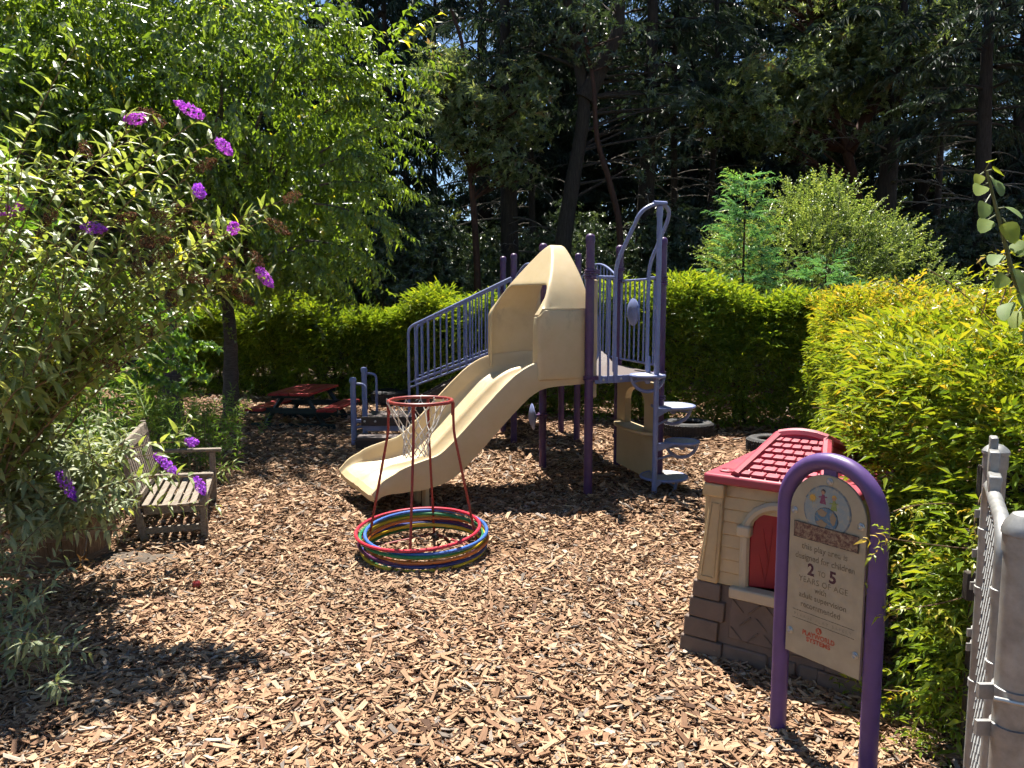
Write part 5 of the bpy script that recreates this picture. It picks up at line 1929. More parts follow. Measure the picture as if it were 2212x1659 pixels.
gb = np.random.default_rng(41)
BB = Vector((-2.95, 3.75, 0))
bush = thing('butterfly_bush', BB, 'arching butterfly bush with purple flower spikes and brown spent heads at left', 'shrub')
stems = MB()
LV = []


def add_leaves(pl, g, ll, gap, dens=1.0, start=.15, T=buddT, up=.3):
    """opposite leaf pairs along a stem"""
    seg = [0]
    for i in range(1, len(pl)):
        seg.append(seg[-1] + (pl[i] - pl[i - 1]).length)
    tot = seg[-1]
    s = tot * start
    k = 0
    P, X, Zh, S = [], [], [], []
    while s < tot:
        i = max(j for j in range(len(seg)) if seg[j] <= s)
        i = min(i, len(pl) - 2)
        f = (s - seg[i]) / max(1e-6, seg[i + 1] - seg[i])
        p = pl[i].lerp(pl[i + 1], f)
        tg = (pl[i + 1] - pl[i]).normalized()
        _, sd, uu_ = basis(tg)
        ang = (k % 2) * math.pi / 2 + g.normal(0, .3)
        for sg_ in (1, -1):
            if g.uniform() > dens:
                continue
            d = (sd * math.cos(ang) + uu_ * math.sin(ang)) * sg_
            x = d * .85 + tg * .45 + Z * up * .5
            P.append(tuple(p)); X.append(tuple(x)); Zh.append((g.normal(0, .25), g.normal(0, .25), 1))
            S.append(ll * g.uniform(.7, 1.15) * (1 - .35 * (s / tot) ** 3))
        s += gap * g.uniform(.8, 1.2)
        k += 1
    if P:
        LV.append(inst(T, np.array(P), np.array(X), np.array(Zh), np.array(S), np.clip(g.normal(.45, .2, len(P)) + (g.uniform(0, 1, len(P)) > .985) * .5, 0, 1)))


def bstem(tip, g, rad=.007, ll=.125, gap=.055, base=None, bow=.25, side=3, T=buddT, start=.3):
    b0 = (base or BB) + Vector((g.normal(0, .10), g.normal(0, .10), 0))
    tip = Vector(tip)
    ctrl = b0.lerp(tip, .45) + Z * (bow * (tip - b0).length) + Vector((g.normal(0, .06), g.normal(0, .06), 0))
    pl = bez(b0, ctrl, tip, 12)
    stems.tube(pl, [rad * (1 - .75 * i / 12) for i in range(13)], 6)
    add_leaves(pl, g, ll, gap, .92, start, T)
    for j in range(side):
        t = g.uniform(.45, .95)
        i = min(11, int(t * 12))
        p = pl[i].lerp(pl[i + 1], t * 12 - i)
        tg = (pl[i + 1] - pl[i]).normalized()
        d = tg * .6 + Vector((g.normal(0, .6), g.normal(0, .5), g.uniform(-.05, .7)))
        L = g.uniform(.16, .38)
        e = p + d.normalized() * L
        sl = bez(p, p.lerp(e, .5) + Z * .03, e, 5)
        stems.tube(sl, [.003, .0028, .0025, .002, .0016, .001], 5)
        add_leaves(sl, g, ll * .72, gap * .62, .95, .12, T)
    return pl


flowers = [(408, 236, 3.75, -.2, .1, .12, 'petalpink'), (290, 257, 3.70, -1, -.1, .085, 'petalpink'), (485, 318, 3.85, .5, -.5, .10, 'petalpink'), (430, 411, 3.6, 0, .2, .06, 'petal'), (505, 492, 3.8, .2, .2, .06, 'petalpink'),
           (573, 600, 3.9, .6, -.7, .11, 'petalpink'), (22, 455, 3.5, -.7, -.4, .10, 'petalpink'), (205, 493, 3.6, .8, -.1, .11, 'petal'), (432, 1050, 4.35, .4, -.6, .10, 'petal'), (360, 1003, 4.25, .7, -.5, .15, 'petal'),
           (145, 1050, 3.75, .55, -.8, .15, 'petal'), (415, 955, 4.6, .9, .0, .075, 'petal')]
for i, (px, py, Y, dx, dz, L, mt) in enumerate(flowers):
    low = py > 800
    tip = at(px, py, Y)
    d = Vector((dx, -.2, dz)).normalized()
    L *= 1.2
    base = tip - d * L * .5
    pl = bstem(base, gb, .008, .15, .065, bow=.30 if not low else .34, side=2, T=buddT, start=.45)
    if low:
        continue_ = True
    n = int(150 * (L / .12) + 60)
    P, X, Zh = panicle(base, d, L, .030 if L > .07 else .024, n, gb)
    crown_obj('flower_spike', *inst(pet, P, X, Zh, gb.uniform(.0055, .0085, n), rnd_r(n, gb, .5, .25)), mt, bush)
spent = [(330, 252, 3.75, -.6, .4, .13), (445, 357, 3.8, .8, .4, .12), (185, 325, 3.55, .2, -.4, .08), (275, 470, 3.5, .4, .1, .10), (350, 470, 3.6, -.6, .5, .12), (335, 520, 3.55, .8, .1, .15), (600, 490, 3.9, .8, -.5, .14), (632, 425, 4.0, .9, .3, .10),
         (525, 640, 3.85, .7, -.6, .13), (500, 605, 3.8, -.7, .2, .10), (420, 600, 3.7, .8, -.2, .16), (300, 585, 3.6, .2, -.7, .09), (555, 560, 3.9, .5, -.5, .10), (110, 470, 3.5, -.3, -.5, .08), (240, 790, 3.6, .8, -.5, .10), (440, 495, 3.75, .6, -.3, .12), (390, 450, 3.7, .7, .1, .10), (490, 565, 3.8, -.6, .1, .09), (350, 555, 3.6, .7, .1, .12), (375, 640, 3.7, .1, -.8, .08), (320, 715, 3.7, .4, -.7, .07), (470, 1110, 4.3, .2, -.8, .08)]
for px, py, Y, dx, dz, L in spent:
    tip = at(px, py, Y)
    d = Vector((dx, -.1, dz)).normalized()
    base = tip - d * L * .5
    bstem(base, gb, .006, .12, .06, bow=.28, side=1, start=.45)
    n = int(1500 * L) + 60
    P, X, Zh = panicle(base, d, L, .030, n, gb)
    crown_obj('spent_flower', *inst(T_leaf2(1, .4, .5, .3), P, X, Zh, gb.uniform(.008, .016, n), rnd_r(n, gb, .5, .25)), 'dryflower', bush)
    stems.tube([base, base + d * L], .0015, 5)
# filling stems
for px, py, Y in [(165, 95, 3.7), (120, 330, 3.5), (60, 380, 3.3), (230, 400, 3.6), (400, 420, 3.8), (150, 480, 3.4), (50, 520, 3.2), (460, 530, 3.8), (560, 470, 4.0), (250, 620, 3.4), (380, 570, 3.6), (40, 660, 3.1), (170, 690, 3.3), (420, 690, 3.7), (90, 760, 3.1), (30, 850, 3.1), (150, 800, 3.2), (200, 550, 3.3), (20, 320, 3.4), (540, 600, 3.9)]:
    bstem(at(px, py, Y), gb, .007, .15, .065, bow=.26, side=3, start=.4)
crown_obj('leaves', *comb(LV), 'l_budd', bush)
stems.build('stems', 'stem', bush)

# lower grey-leaved bush that spills over the barrel and the near left corner
LV = []
stems = MB()
BB2 = Vector((-2.75, 4.30, .30))
low = thing('grey_leaved_shrub', (-2.75, 4.3, .3), 'low grey green butterfly bush sprawling over the barrel planter', 'shrub')
tips = [(40, 985, 3.9), (110, 955, 4.0), (200, 975, 4.0), (280, 965, 4.15), (240, 1010, 3.9), (60, 1040, 3.7), (150, 1010, 3.8), (30, 1100, 3.5), (100, 1080, 3.6), (210, 1060, 3.8), (130, 1130, 3.55), (60, 1160, 3.4), (225, 1120, 3.75), (10, 1010, 3.7), 
        (180, 945, 4.2), (20, 930, 4.0), (170, 1085, 3.7), (90, 1010, 3.8), (300, 1040, 4.0), (140, 1160, 3.6), (40, 1200, 3.4)]
for px, py, Y in tips:
    bstem(at(px, py, Y), gb, .006, .13, .05, base=BB2, bow=.16, side=4, T=buddT, start=.15)
crown_obj('leaves', *comb(LV), 'l_budd_low', low)
stems.build('stems', 'stem', low)
LV = []
stems = MB()
BB3 = Vector((-2.35, 2.95, 0))
cor = thing('grey_leaved_shrub', BB3, 'drooping grey green leafy stems in the lower left corner', 'shrub')
for px, py, Y in [(30, 1230, 3.2), (80, 1270, 3.1), (110, 1330, 3.0), (150, 1395, 2.95), (185, 1375, 3.0), (100, 1430, 2.85), (150, 1500, 2.8), (60, 1180, 3.2), (70, 1310, 3.0), (10, 1380, 2.85)]:
    bstem(at(px, py, Y), gb, .005, .10, .05, base=BB3, bow=.36, side=2, T=buddT, start=.4)
crown_obj('leaves', *comb(LV), 'l_budd_low', cor)
stems.build('stems', 'stem', cor)


# ================================================================== BROADLEAF CROWNS
def clusters(c, rad, n, g, inner=.35, squash=1.0):
    u = unit(n, g)
    r = g.uniform(inner ** 2, 1, n) ** .5
    return np.array(tuple(c))[None] + u * r[:, None] * np.array(rad)[None], u


def crown_clustered(c, rad, ncl, per, Ts, g, csize=.4, S=(.8, 1.2), out=.6, droop=.0, rmean=.45, rsd=.18, inner=.35, zmin=None, outer_cut=None):
    cc, cu = clusters(c, rad, ncl, g, inner)
    if zmin is not None:
        k = cc[:, 2] > zmin
        cc, cu = cc[k], cu[k]
    m = len(cc) * per
    ci = np.repeat(np.arange(len(cc)), per)
    u = unit(m, g)
    P = cc[ci] + u * (g.uniform(.2, 1, m) ** .6 * csize)[:, None] * np.array([1, 1, .75])
    X = cu[ci] * out + u * .7 + g.normal(0, .35, (m, 3)) + np.array([0, 0, -droop])
    Zh = UP[None] + g.normal(0, .35, (m, 3))
    r = np.clip(g.normal(rmean, rsd, m) + np.repeat(g.normal(0, .12, len(cc)), per), 0, 1)
    V, F, rr = scatter(Ts, P, X, Zh, g.uniform(S[0], S[1], m), r, g)
    return V, F, rr, cc


def limbs(mb, start, targets, g, r0=.06, r1=.008, n=7, bow=.12):
    for t in targets:
        t = Vector(tuple(t))
        L = (t - start).length
        m = start.lerp(t, .5) + Vector((g.normal(0, .08), g.normal(0, .08), bow)) * L
        mb.tube(bez(start, m, t, n), [r0 * (1 - i / n) + r1 * i / n for i in range(n + 1)], 6)


cherryL = T_leaf4(1, .38, .45, .25)
sprays = [T_spray(.55, 13, cherryL, .132, s, .55, .5, .85) for s in (1, 2, 3, 4)]
gt_ = np.random.default_rng(51)


def cherry(name, base, label, trunk_pts, tr, crown, rad, ncl, per, g, extra=(), zmin=1.7):
    t = thing(name, base, label, 'tree')
    tp_ = smoothpath(trunk_pts, 5)
    n = len(tp_)
    b = MB().tube(tp_, [tr * (1.25 - .5 * i / (n - 1)) * (1 + .06 * math.sin(i * 2.3)) if i else tr * 1.6 for i in range(n)], 16)
    b.build('trunk', 'bark', t, smooth=60)
    V, F, r, cc = crown_clustered(crown, rad, ncl, per, sprays, g, .55, (.75, 1.25), .6, .05, .42, .18, .30, zmin)
    br = MB()
    limbs(br, tp_[-1] - Z * .1, [cc[i] for i in g.choice(len(cc), min(30, len(cc)), replace=False)], g, .05, .006)
    out = [(V, F, r)]
    for (sx, sy, sY, ex, ey, eY) in extra:
        p0_, p1_ = at(sx, sy, sY), at(ex, ey, eY)
        pl = bez(p0_, p0_.lerp(p1_, .5) + Z * .10, p1_, 14)
        br.tube(pl, [.012 * (1 - i / 14) + .002 for i in range(15)], 5)
        P = np.array([tuple(q) for q in pl[2:] for _ in range(2)])
        tgv = np.array(tuple((p1_ - p0_).normalized()))
        m = len(P)
        X = tgv[None] * .9 + g.normal(0, .35, (m, 3)) + np.array([0, 0, .02])
        out.append(scatter(sprays, P, X, UP[None] + g.normal(0, .2, (m, 3)), g.uniform(.55, .85, m), np.clip(g.normal(.6, .12, m), 0, 1), g))
    br.build('branches', 'bark', t)
    crown_obj('crown', *comb(out), 'l_cherry', t)
    return t


tb0 = gnd(500, 905)
cherry('cherry_tree', tb0, 'green leafed cherry tree with straight grey trunk near the picnic table',
       [tb0 - Z * .05, tb0 + Vector((.01, 0, .5)), tb0 + Vector((.03, 0, 1.1)), tb0 + Vector((.0, 0, 1.75))], .095,
       (-3.95, 10.3, 3.95), (2.55, 2.0, 2.35), 145, 15, gt_,
       [(690, 330, 9.2, 868, 262, 8.8), (690, 400, 9.0, 842, 405, 8.6), (680, 440, 9.0, 838, 492, 8.5), (660, 520, 9.0, 800, 560, 8.6), (650, 180, 9.2, 795, 172, 9.0), (640, 110, 9.2, 745, 70, 9.0), (690, 250, 9.2, 790, 215, 8.9), (620, 540, 8.9, 700, 590, 8.6), (690, 360, 9.0, 800, 340, 8.7)], 1.75)
tb1 = at(368, 760, 9.3)
tb1.z = 0
cherry('cherry_tree', tb1, 'dark trunked leafy tree at left behind the butterfly bush',
       [tb1 - Z * .05, tb1 + Vector((-.03, 0, .6)), tb1 + Vector((.0, 0, 1.2)), tb1 + Vector((-.12, 0, 1.9))], .12,
       (-6.2, 9.4, 3.9), (2.5, 1.7, 2.4), 120, 15, gt_, (), 1.5)

# apple tree and herbs between the cherry and the bench
apl = T_leaf8(1, .55, .35, .35)
appleT = [T_rosette(6, apl, .075, s, .5) for s in (1, 2, 3)]
ga = np.random.default_rng(61)
ab = Vector((-3.75, 6.6, 0))
ap = thing('apple_tree', ab, 'young apple tree with round glossy leaves reaching over the bench', 'tree')
b = MB().tube(smoothpath([ab - Z * .05, ab + Vector((.05, 0, .5)), ab + Vector((.0, -.05, 1.1)), ab + Vector((.1, 0, 1.6))], 4), .035, 8)
b.build('trunk', 'bark', ap)
V, F, r, cc = crown_clustered(ab + Vector((0, -.1, 1.25)), (1.15, .8, .75), 60, 16, appleT, ga, .25, (.75, 1.15), .6, .1, .45, .2, .3)
br = MB()
limbs(br, ab + Z * .9, [cc[i] for i in range(0, 40)], ga, .014, .003)
out = [(V, F, r)]
for (sx, sy, sY, ex, ey, eY) in [(300, 740, 6.3, 470, 752, 6.1), (280, 770, 6.3, 455, 815, 6.0), (300, 700, 6.3, 420, 690, 6.2), (250, 790, 6.2, 400, 850, 6.0), (260, 690, 6.3, 390, 730, 6.1)]:
    p0_, p1_ = at(sx, sy, sY), at(ex, ey, eY)
    pl = bez(p0_, p0_.lerp(p1_, .5) + Z * .05, p1_, 12)
    br.tube(pl, [.008 * (1 - i / 12) + .0015 for i in range(13)], 5)
    P = np.array([tuple(q) for q in pl[3:] for _ in range(2)]) + ga.normal(0, .015, (20, 3))
    m = len(P)
    X = np.array(tuple((p1_ - p0_).normalized()))[None] + ga.normal(0, .6, (m, 3)) + np.array([0, 0, .3])
    out.append(scatter(appleT, P, X, UP[None] + ga.normal(0, .3, (m, 3)), ga.uniform(.7, 1.05, m), np.clip(ga.normal(.6, .15, m), 0, 1), ga))
br.build('branches', 'bark', ap)
crown_obj('crown', *comb(out), 'l_apple', ap)

lt = Vector((-4.6, 5.6, 0))
lf2 = thing('leafy_shrub', lt, 'bright green broad leaved shrub at the left edge behind the flowers', 'shrub')
V, F, r, cc = crown_clustered(lt + Vector((0, 0, 1.9)), (1.3, .9, 1.5), 85, 15, appleT, ga, .3, (.9, 1.4), .6, .1, .45, .2, .3)
crown_obj('crown', V, F, r, 'l_apple', lf2)
br = MB()
limbs(br, lt, [cc[i] for i in range(0, 30)], ga, .022, .004)
br.build('stems', 'stem', lf2)

narrow = T_leaf4(1, .16, .3, .35)
herbT = [T_spray(.32, 16, narrow, .10, s, .2, .75, .05, .3) for s in (11, 12, 13)]
gh = np.random.default_rng(71)
for loc, n, h, lab in (((-3.15, 5.9, 0), 130, .95, 'pale green feathery perennial growing behind the bench back'), ((-3.05, 7.0, 0), 110, .60, 'soft fern like green plant beyond the far bench arm'), ((-3.9, 5.3, 0), 170, 1.05, 'tall narrow leaved green perennial left of the bench')):
    pl = thing('leafy_perennial', loc, lab, 'plant', 'perennials around the bench')
    P = np.array(loc)[None] + np.stack([gh.normal(0, .26, n), gh.normal(0, .32, n), gh.uniform(.05, h, n)], 1)
    X = np.array([0, 0, .9])[None] + gh.normal(0, .45, (n, 3))
    crown_obj('leaves', *scatter(herbT, P, X, unit(n, gh), gh.uniform(.7, 1.1, n), rnd_r(n, gh, .5, .2), gh), 'l_peren', pl)
    sm = MB()
    for i in range(22):
        x, y = loc[0] + gh.normal(0, .22), loc[1] + gh.normal(0, .28)
        sm.tube([(x, y, 0), (x + gh.normal(0, .06), y + gh.normal(0, .06), h * .9)], .004, 5)
    sm.build('stems', 'greenstem', pl)

# ================================================================== SHRUBS AND SAPLINGS BEHIND THE RIGHT HEDGE
smallL = T_leaf2(1, .5, .3, .15)
coyT = [T_spray(.24, 18, smallL, .034, s, .1, .6, -.1, .4) for s in (21, 22, 23)]
gs = np.random.default_rng(81)
cb = Vector((4.7, 12.3, 0))
cs = thing('pale_leaved_shrub', cb, 'large pale green small leaved shrub behind the right hedge', 'shrub')
o1 = crown_clustered(cb + Vector((-.1, 0, 1.95)), (1.75, 1.0, 1.55), 165, 24, coyT, gs, .32, (.9, 1.35), .6, -.35, .5, .2, .45)
o2_ = crown_clustered(cb + Vector((1.35, -.4, 1.35)), (.85, .7, .9), 40, 22, coyT, gs, .3, (.9, 1.3), .6, -.3, .5, .2, .4)
crown_obj('crown', *comb([o1[:3], o2_[:3]]), 'l_coyote', cs)
br = MB()
limbs(br, cb, [o1[3][i] for i in range(0, 60)], gs, .03, .004)
br.build('stems', 'twig', cs)

rwT = [T_frond(.36, 11, s, .020, .115, .12, .02) for s in (1, 2, 3)]
for (px, Y, top, bot, wide, lab) in ((1612, 10.9, 372, 640, .62, 'young blue green redwood sapling in front of the pale shrub'), (1786, 10.6, 552, 660, .70, 'short feathery redwood sapling above the right hedge')):
    tpz = at(px, top, Y)
    bz = Vector((tpz.x, tpz.y, 0))
    t = thing('redwood_sapling', bz, lab, 'tree')
    MB().tube([bz, bz + Z * tpz.z * .5, bz + Z * tpz.z], [.028, .02, .005], 8).build('trunk', 'redbark', t)
    z0_ = 1.1
    n = int(150 * (tpz.z - z0_) / 2.2) + 30
    zz_ = gs.uniform(z0_, tpz.z - .05, n)
    a = gs.uniform(0, 2 * math.pi, n)
    reach = wide * (1.05 - (zz_ - z0_) / (tpz.z - z0_)) * gs.uniform(.15, 1, n)
    dirs = np.stack([np.cos(a), np.sin(a), np.full(n, .25)], 1)
    P = np.array(tuple(bz))[None] + np.stack([np.cos(a) * reach, np.sin(a) * reach, zz_ + reach * .15], 1)
    X = dirs + gs.normal(0, .25, (n, 3))
    crown_obj('crown', *scatter(rwT, P, X, UP[None] + gs.normal(0, .35, (n, 3)), gs.uniform(.8, 1.2, n), rnd_r(n, gs, .5, .2), gs), 'l_redwood', t)

# ================================================================== MADRONES
madL = T_leaf2(1, .38, .35, .12)
madT = [T_rosette(8, madL, .115, s, .35) for s in (31, 32, 33)]
gm = np.random.default_rng(91)


def broadleaf(name, base, label, trunk, tr, blobs, mat, barkm, g, Ts=madT, csize=.38, S=(.85, 1.25), nlimb=30, rmean=.45, group=None, cat='tree'):
    t = thing(name, base, label, cat, group)
    b = MB()
    for pts in trunk:
        sp_ = smoothpath(pts, 5)
        n = len(sp_)
        b.tube(sp_, [tr * (1 - .65 * i / (n - 1)) for i in range(n)], 10)
    b.build('trunk', barkm, t, smooth=60)
    outs, br = [], MB()
    for (c, rad, ncl, per) in blobs:
        o_ = crown_clustered(c, rad, ncl, per, Ts, g, csize, S, .5, -.1, rmean, .2, .3)
        outs.append(o_[:3])
        pts = [q for tk in trunk for q in smoothpath(tk, 5)]
        for i in range(min(nlimb, len(o_[3]))):
            tq = Vector(tuple(o_[3][i]))
            near = min(pts, key=lambda q: (q - tq).length * g.uniform(.8, 1.25) + (2.0 if q.z > tq.z - .15 else 0))
            limbs(br, near, [tq], g, min(tr * .3, .035), .005, 7, .05)
    br.build('branches', barkm, t)
    crown_obj('crown', *comb(outs), mat, t)
    return t


mb0 = at(1905, 600, 16.6)
mb0.z = 0
mc_ = at(1770, 200, 16.2)
broadleaf('madrone_tree', mb0, 'large light green madrone crown with red brown limbs at upper right',
          [[mb0, mb0 + Vector((-.2, 0, 2)), at(1830, 330, 16.5), at(1760, 120, 16.5), at(1745, -60, 16.5)], [at(1830, 330, 16.5), at(1900, 200, 16.6), at(1960, 60, 16.6)]], .15,
          [(tuple(mc_), (2.3, 1.3, 1.2), 105, 16), (tuple(at(1900, 90, 16.4)), (1.7, 1.1, 1.1), 62, 16), (tuple(at(1640, 270, 16.0)), (1.3, .9, .8), 42, 16), (tuple(at(1760, -20, 16.5)), (1.7, 1, .7), 34, 14)], 'l_madrone', 'redbark', gm, nlimb=34, S=(.9, 1.35))
mk0 = at(1020, 600, 15.0)
mk0.z = 0
broadleaf('madrone_tree', mk0, 'sunlit madrone foliage in front of the dark conifers at upper centre',
          [[mk0, mk0 + Vector((.1, 0, 2)), at(1012, 330, 15), at(985, 220, 15), at(1000, 110, 15.1), at(975, 20, 15.2)], [at(1012, 330, 15), at(1080, 260, 15.2), at(1130, 170, 15.3)]], .08,
          [(tuple(at(965, 160, 14.8)), (.55, .6, .55), 16, 15), (tuple(at(985, 240, 14.6)), (.75, .6, .55), 22, 15), (tuple(at(1000, 300, 14.6)), (.5, .5, .4), 14, 14), (tuple(at(1130, 220, 15.2)), (.9, .8, .8), 24, 13), (tuple(at(1090, 330, 15.2)), (.8, .6, .7), 18, 12)], 'l_madrone', 'redbark', gm, nlimb=20, rmean=.5)
# the forked dark trunk and the leaning red one
fk0 = at(1213, 600, 15.0)
fk0.z = 0
broadleaf('forked_tree', fk0, 'dark forked trunk rising behind the slide hood', [[fk0, at(1214, 560, 15), at(1236, 400, 15), at(1262, 215, 15), at(1232, 60, 15), at(1222, -60, 15)], [at(1262, 215, 15), at(1300, 140, 15), at(1335, 60, 15), at(1340, -60, 15)]], .20,
          [(tuple(at(1300, 60, 15.4)), (1.6, .9, 1.0), 26, 11), (tuple(at(1430, 250, 15.8)), (1.2, .8, 1.3), 24, 11), (tuple(at(1180, 80, 15.6)), (.8, .8, .7), 12, 10)], 'l_under', 'firbark', gm, nlimb=20)
rd0 = at(1345, 600, 14.6)
rd0.z = 0
broadleaf('leaning_tree', rd0, 'thin red barked trunk leaning left behind the tall climber', [[rd0, at(1340, 520, 14.6), at(1318, 400, 14.6), at(1290, 300, 14.6), at(1282, 180, 14.6), at(1262, 60, 14.7), at(1266, -40, 14.7)]], .07, [(tuple(at(1262, 60, 14.8)), (.8, .7, 1.0), 14, 10)], 'l_under', 'redbark', gm, nlimb=10)

# ================================================================== UNDERSTOREY
unL = T_leaf2(1, .42, .35, .15)
unT = [T_rosette(9, unL, .095, s, .3) for s in (41, 42, 43)]
gu = np.random.default_rng(101)
us = None
spots = [(600, 15.6, 1.15), (690, 15.0, 1.0), (770, 16.2, 1.25), (850, 15.2, 1.0), (930, 15.8, 1.1), (1010, 16.6, .95), (1090, 17.2, 1.0), (1180, 17.6, .95), (1280, 17.8, 1.0), (1390, 17.4, 1.05), (1480, 16.6, 1.1), (1570, 16.0, 1.1), (530, 16.5, 1.3), (440, 16.5, 1.3), (340, 16.5, 1.3), (240, 16.5, 1.3), (2030, 15.0, 1.0), (2120, 14.2, 1.0), (2200, 13.6, 1.0), (1960, 16.0, 1.0), (1440, 19.0, 1.2), (1240, 19.5, 1.2)]
lab_l = 'dark glossy leaved shrub in the shade under the conifers'
for i, (px, Y, sc_) in enumerate(spots):
    p = at(px, 652, Y)
    p.z = 0
    if us is None:
        us = thing('understorey_shrub', p, lab_l, 'shrub', 'dark shrubs under the conifers')
        o_ = crown_clustered(p + Z * 1.75, (1.15, .9, 1.5), 95, 13, unT, gu, .40, (.8, 1.3), .5, 0, .45, .22, .3)
        crown_obj('crown', *o_[:3], 'l_under', us)
        br = MB()
        limbs(br, p, [o_[3][k] for k in range(45)], gu, .03, .005)
        br.build('stems', 'twig', us)
    else:
        copy_tree(us, p, gu.uniform(0, 6.28), sc_)
us.scale = (1.15,) * 3


# ================================================================== CONIFERS
def conifer(name, label, H, r0, zlive, Lmax, g, group=None, droop=.25, step=.38, dead=True, Ts=None, fs=(.8, 1.3), mat='l_conifer', density=9):
    t = thing(name, (0, 0, 0), label, 'tree', group)
    pts = [Vector((.05 * math.sin(z * .6), .05 * math.cos(z * .5), z)) for z in np.linspace(-.1, H, 9)]
    MB().tube(pts, [r0 * (1.15 if i == 0 else 1) * (1 - .9 * i / 8) + .01 for i in range(9)], 12).build('trunk', 'firbark', t, smooth=60)
    br, db = MB(), MB()
    P, X = [], []
    z = 1.0
    while z < H - .4:
        live = z > zlive
        nb = 3 if live else 2
        for _ in range(nb):
            a = g.uniform(0, 2 * math.pi)
            tt = (z - zlive) / (H - zlive)
            L = Lmax * (1 - max(0, tt)) ** .75 * g.uniform(.65, 1.1) if live else Lmax * g.uniform(.35, .9)
            d = Vector((math.cos(a), math.sin(a), 0))
            p0 = Vector((0, 0, z)) + d * r0 * .6
            if live:
                pl = bez(p0, p0 + d * L * .5 + Z * L * .10, p0 + d * L - Z * L * droop, 6)
                br.tube(pl, [.028 * (1 - k / 6) + .006 for k in range(7)], 5, caps=False)
                m = max(3, int(L * density * .5))
                for k in range(m):
                    tq = .2 + .8 * (k + g.uniform(0, 1)) / m
                    i = min(5, int(tq * 6))
                    q = pl[i].lerp(pl[i + 1], tq * 6 - i)
                    sd = Vector((-d.y, d.x, 0)) * (1 if k % 2 else -1)
                    P.append(tuple(q))
                    X.append(tuple(d * .7 + sd * g.uniform(.2, 1.1) + Vector((0, 0, g.normal(-.15, .2)))))
            elif dead:
                e = p0 + d * L + Vector((g.normal(0, .2), g.normal(0, .2), -L * g.uniform(-.1, .45)))
                pl = bez(p0, p0.lerp(e, .5) + Vector((0, 0, .18 * L)), e, 7)
                db.tube(pl, [.016 * (1 - k / 7) + .004 for k in range(8)], 5, caps=False)
                for _k in range(3):
                    i = g.integers(2, 7)
                    q = pl[i]
                    e2 = q + Vector((g.normal(0, .35), g.normal(0, .35), g.normal(-.1, .2))) * L * .6
                    db.tube([q, q.lerp(e2, .5) + Z * .04, e2], [.006, .005, .003], 4, caps=False)
        z += step * g.uniform(.7, 1.3)
    br.build('branches', 'firbark', t)
    if db.v:
        db.build('dead_branches', 'twig', t)
    P, X = np.array(P), np.array(X)
    m = len(P)
    V, F, r = scatter(Ts, P, X, UP[None] + g.normal(0, .25, (m, 3)), g.uniform(fs[0], fs[1], m), rnd_r(m, g, .45, .2), g)
    crown_obj('crown', V, F, r, mat, t)
    return t


firT = [T_frond(.72, 9, s, .050, .30, .35, .35) for s in (51, 52, 53)]
weepT = [T_frond(.85, 9, s, .045, .34, .75, 1.1) for s in (54, 55, 56)]
gc = np.random.default_rng(111)
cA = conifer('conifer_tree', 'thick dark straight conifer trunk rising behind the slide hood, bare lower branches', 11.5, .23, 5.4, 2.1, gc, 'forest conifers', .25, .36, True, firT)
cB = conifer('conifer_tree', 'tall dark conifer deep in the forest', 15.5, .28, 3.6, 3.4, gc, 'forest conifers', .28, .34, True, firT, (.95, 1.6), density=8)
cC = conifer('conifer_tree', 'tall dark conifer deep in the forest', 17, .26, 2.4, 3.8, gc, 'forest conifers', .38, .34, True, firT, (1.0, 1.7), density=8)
cD = conifer('conifer_tree', 'slender pole like conifer with mostly bare trunk at upper left of the forest', 17, .10, 7.0, 1.6, gc, 'forest conifers', .2, .42, True, firT, (.7, 1.1))


def gp_(px, Y):
    p = at(px, 652, Y)
    p.z = 0
    return p


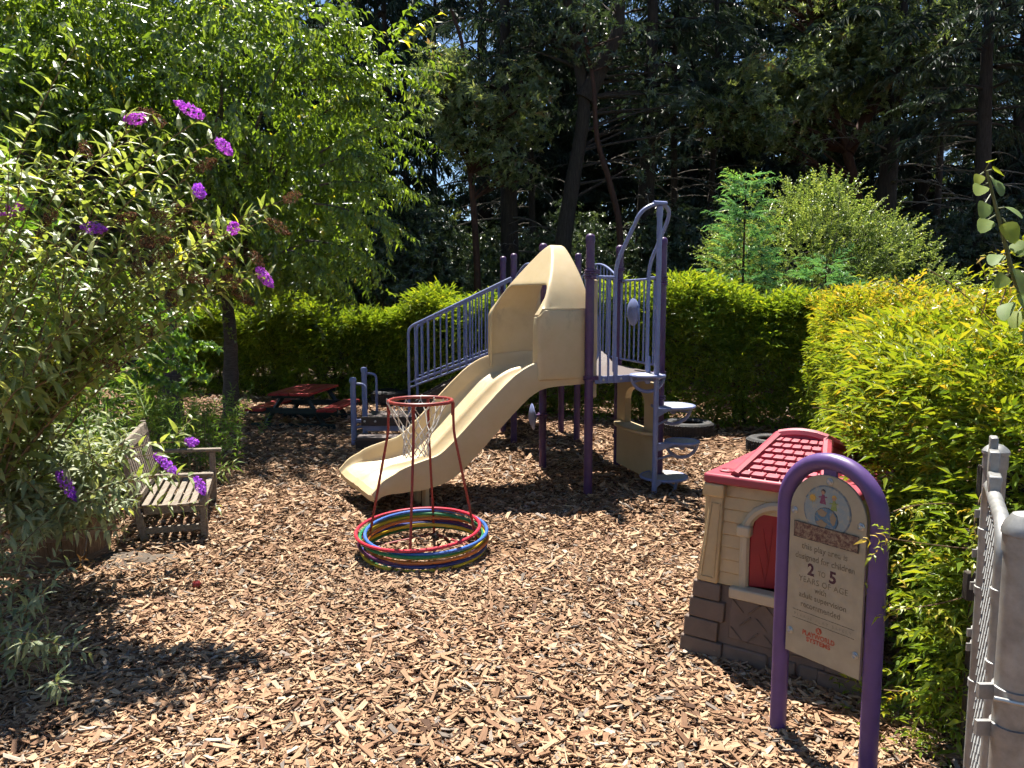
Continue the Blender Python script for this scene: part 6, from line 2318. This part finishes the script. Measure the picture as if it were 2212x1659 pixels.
cA.location = gp_(1096, 16.3)
for px, Y, sc_, lab in ((1392, 17.2, 1.05, 'dark conifer trunk behind the loop rail of the climber'), (1908, 16.4, 1.1, 'dark conifer trunk behind the pale shrub at right'), (2105, 14.2, .85, 'conifer with drooping dark branches at the right edge')):
    copy_tree(cA, gp_(px, Y), gc.uniform(0, 6.28), sc_, lab)
cD.location = gp_(800, 19)
for px, Y, lab in ((826, 19.5, 'thinner of two slender trunks side by side at upper centre left'), (878, 21, 'slender trunk right of the pair of thin trunks'), (944, 22, 'slender trunk left of the sunlit madrone'), (1150, 18.5, 'slender dark trunk just right of the thick conifer behind the hood'), (1450, 18.2, 'slender dark trunk between the tall climber and the redwood sapling'), (1530, 19.5, 'slender dark trunk behind the left side of the redwood sapling'), (2010, 19, 'slender dark trunk right of the pale shrub')):
    copy_tree(cD, gp_(px, Y), gc.uniform(0, 6.28), .9, lab)
first = True
deep = [(1060, 24), (1210, 26), (1345, 25), (1490, 25), (1620, 26), (1720, 24), (1860, 26), (1960, 24.5), (2190, 24), (700, 26), (570, 25), (420, 25), (240, 25), (60, 25), (2330, 25),
        (1150, 33), (1300, 34), (1560, 35), (1790, 33), (2060, 34), (700, 34), (600, 34), (420, 34), (150, 34)]
for i, (px, Y) in enumerate(deep):
    src = cB if i % 2 == 0 else cC
    p = gp_(px + gc.uniform(-25, 25), Y + gc.uniform(-.8, .8))
    if i == 0:
        cB.location = p
    elif i == 1:
        cC.location = p
    else:
        copy_tree(src, p, gc.uniform(0, 6.28), gc.uniform(.85, 1.1))
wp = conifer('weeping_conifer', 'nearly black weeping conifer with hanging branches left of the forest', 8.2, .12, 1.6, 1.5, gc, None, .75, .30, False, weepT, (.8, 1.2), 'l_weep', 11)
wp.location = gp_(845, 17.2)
wp.scale = (1.15,) * 3

# far wood that closes the view
fw = thing('far_wood', (0, 48, 0), 'sunlit green wood far behind the dark trunks', 'wood')
fw['kind'] = 'stuff'
gf = np.random.default_rng(121)
n = 24000
P = np.stack([gf.uniform(-46, 46, n), gf.uniform(42, 54, n), gf.uniform(0, 1, n) ** 1.15 * 13.5], 1)
P[:, 2] *= .62 + .38 * np.sin(P[:, 0] * .55) * np.sin(P[:, 0] * .23 + 1)
crown_obj('far_foliage', *inst(T_leaf2(1, .55, .3, .1), P, unit(n, gf), unit(n, gf), gf.uniform(.4, .8, n), rnd_r(n, gf)), 'l_far', fw)

# twigs, leaves and needles too many and too small to pick apart stay joined: stuff
for o in bpy.data.objects:
    if o.parent is not None and o.type == 'MESH' and o.name.split('.')[0] in ('stems', 'branches', 'dead_branches', 'crown', 'foliage', 'leaves', 'dead_leaves', 'runner_leaves', 'withered_leaves', 'far_foliage', 'chain_link_mesh', 'net'):
        o['kind'] = 'stuff'
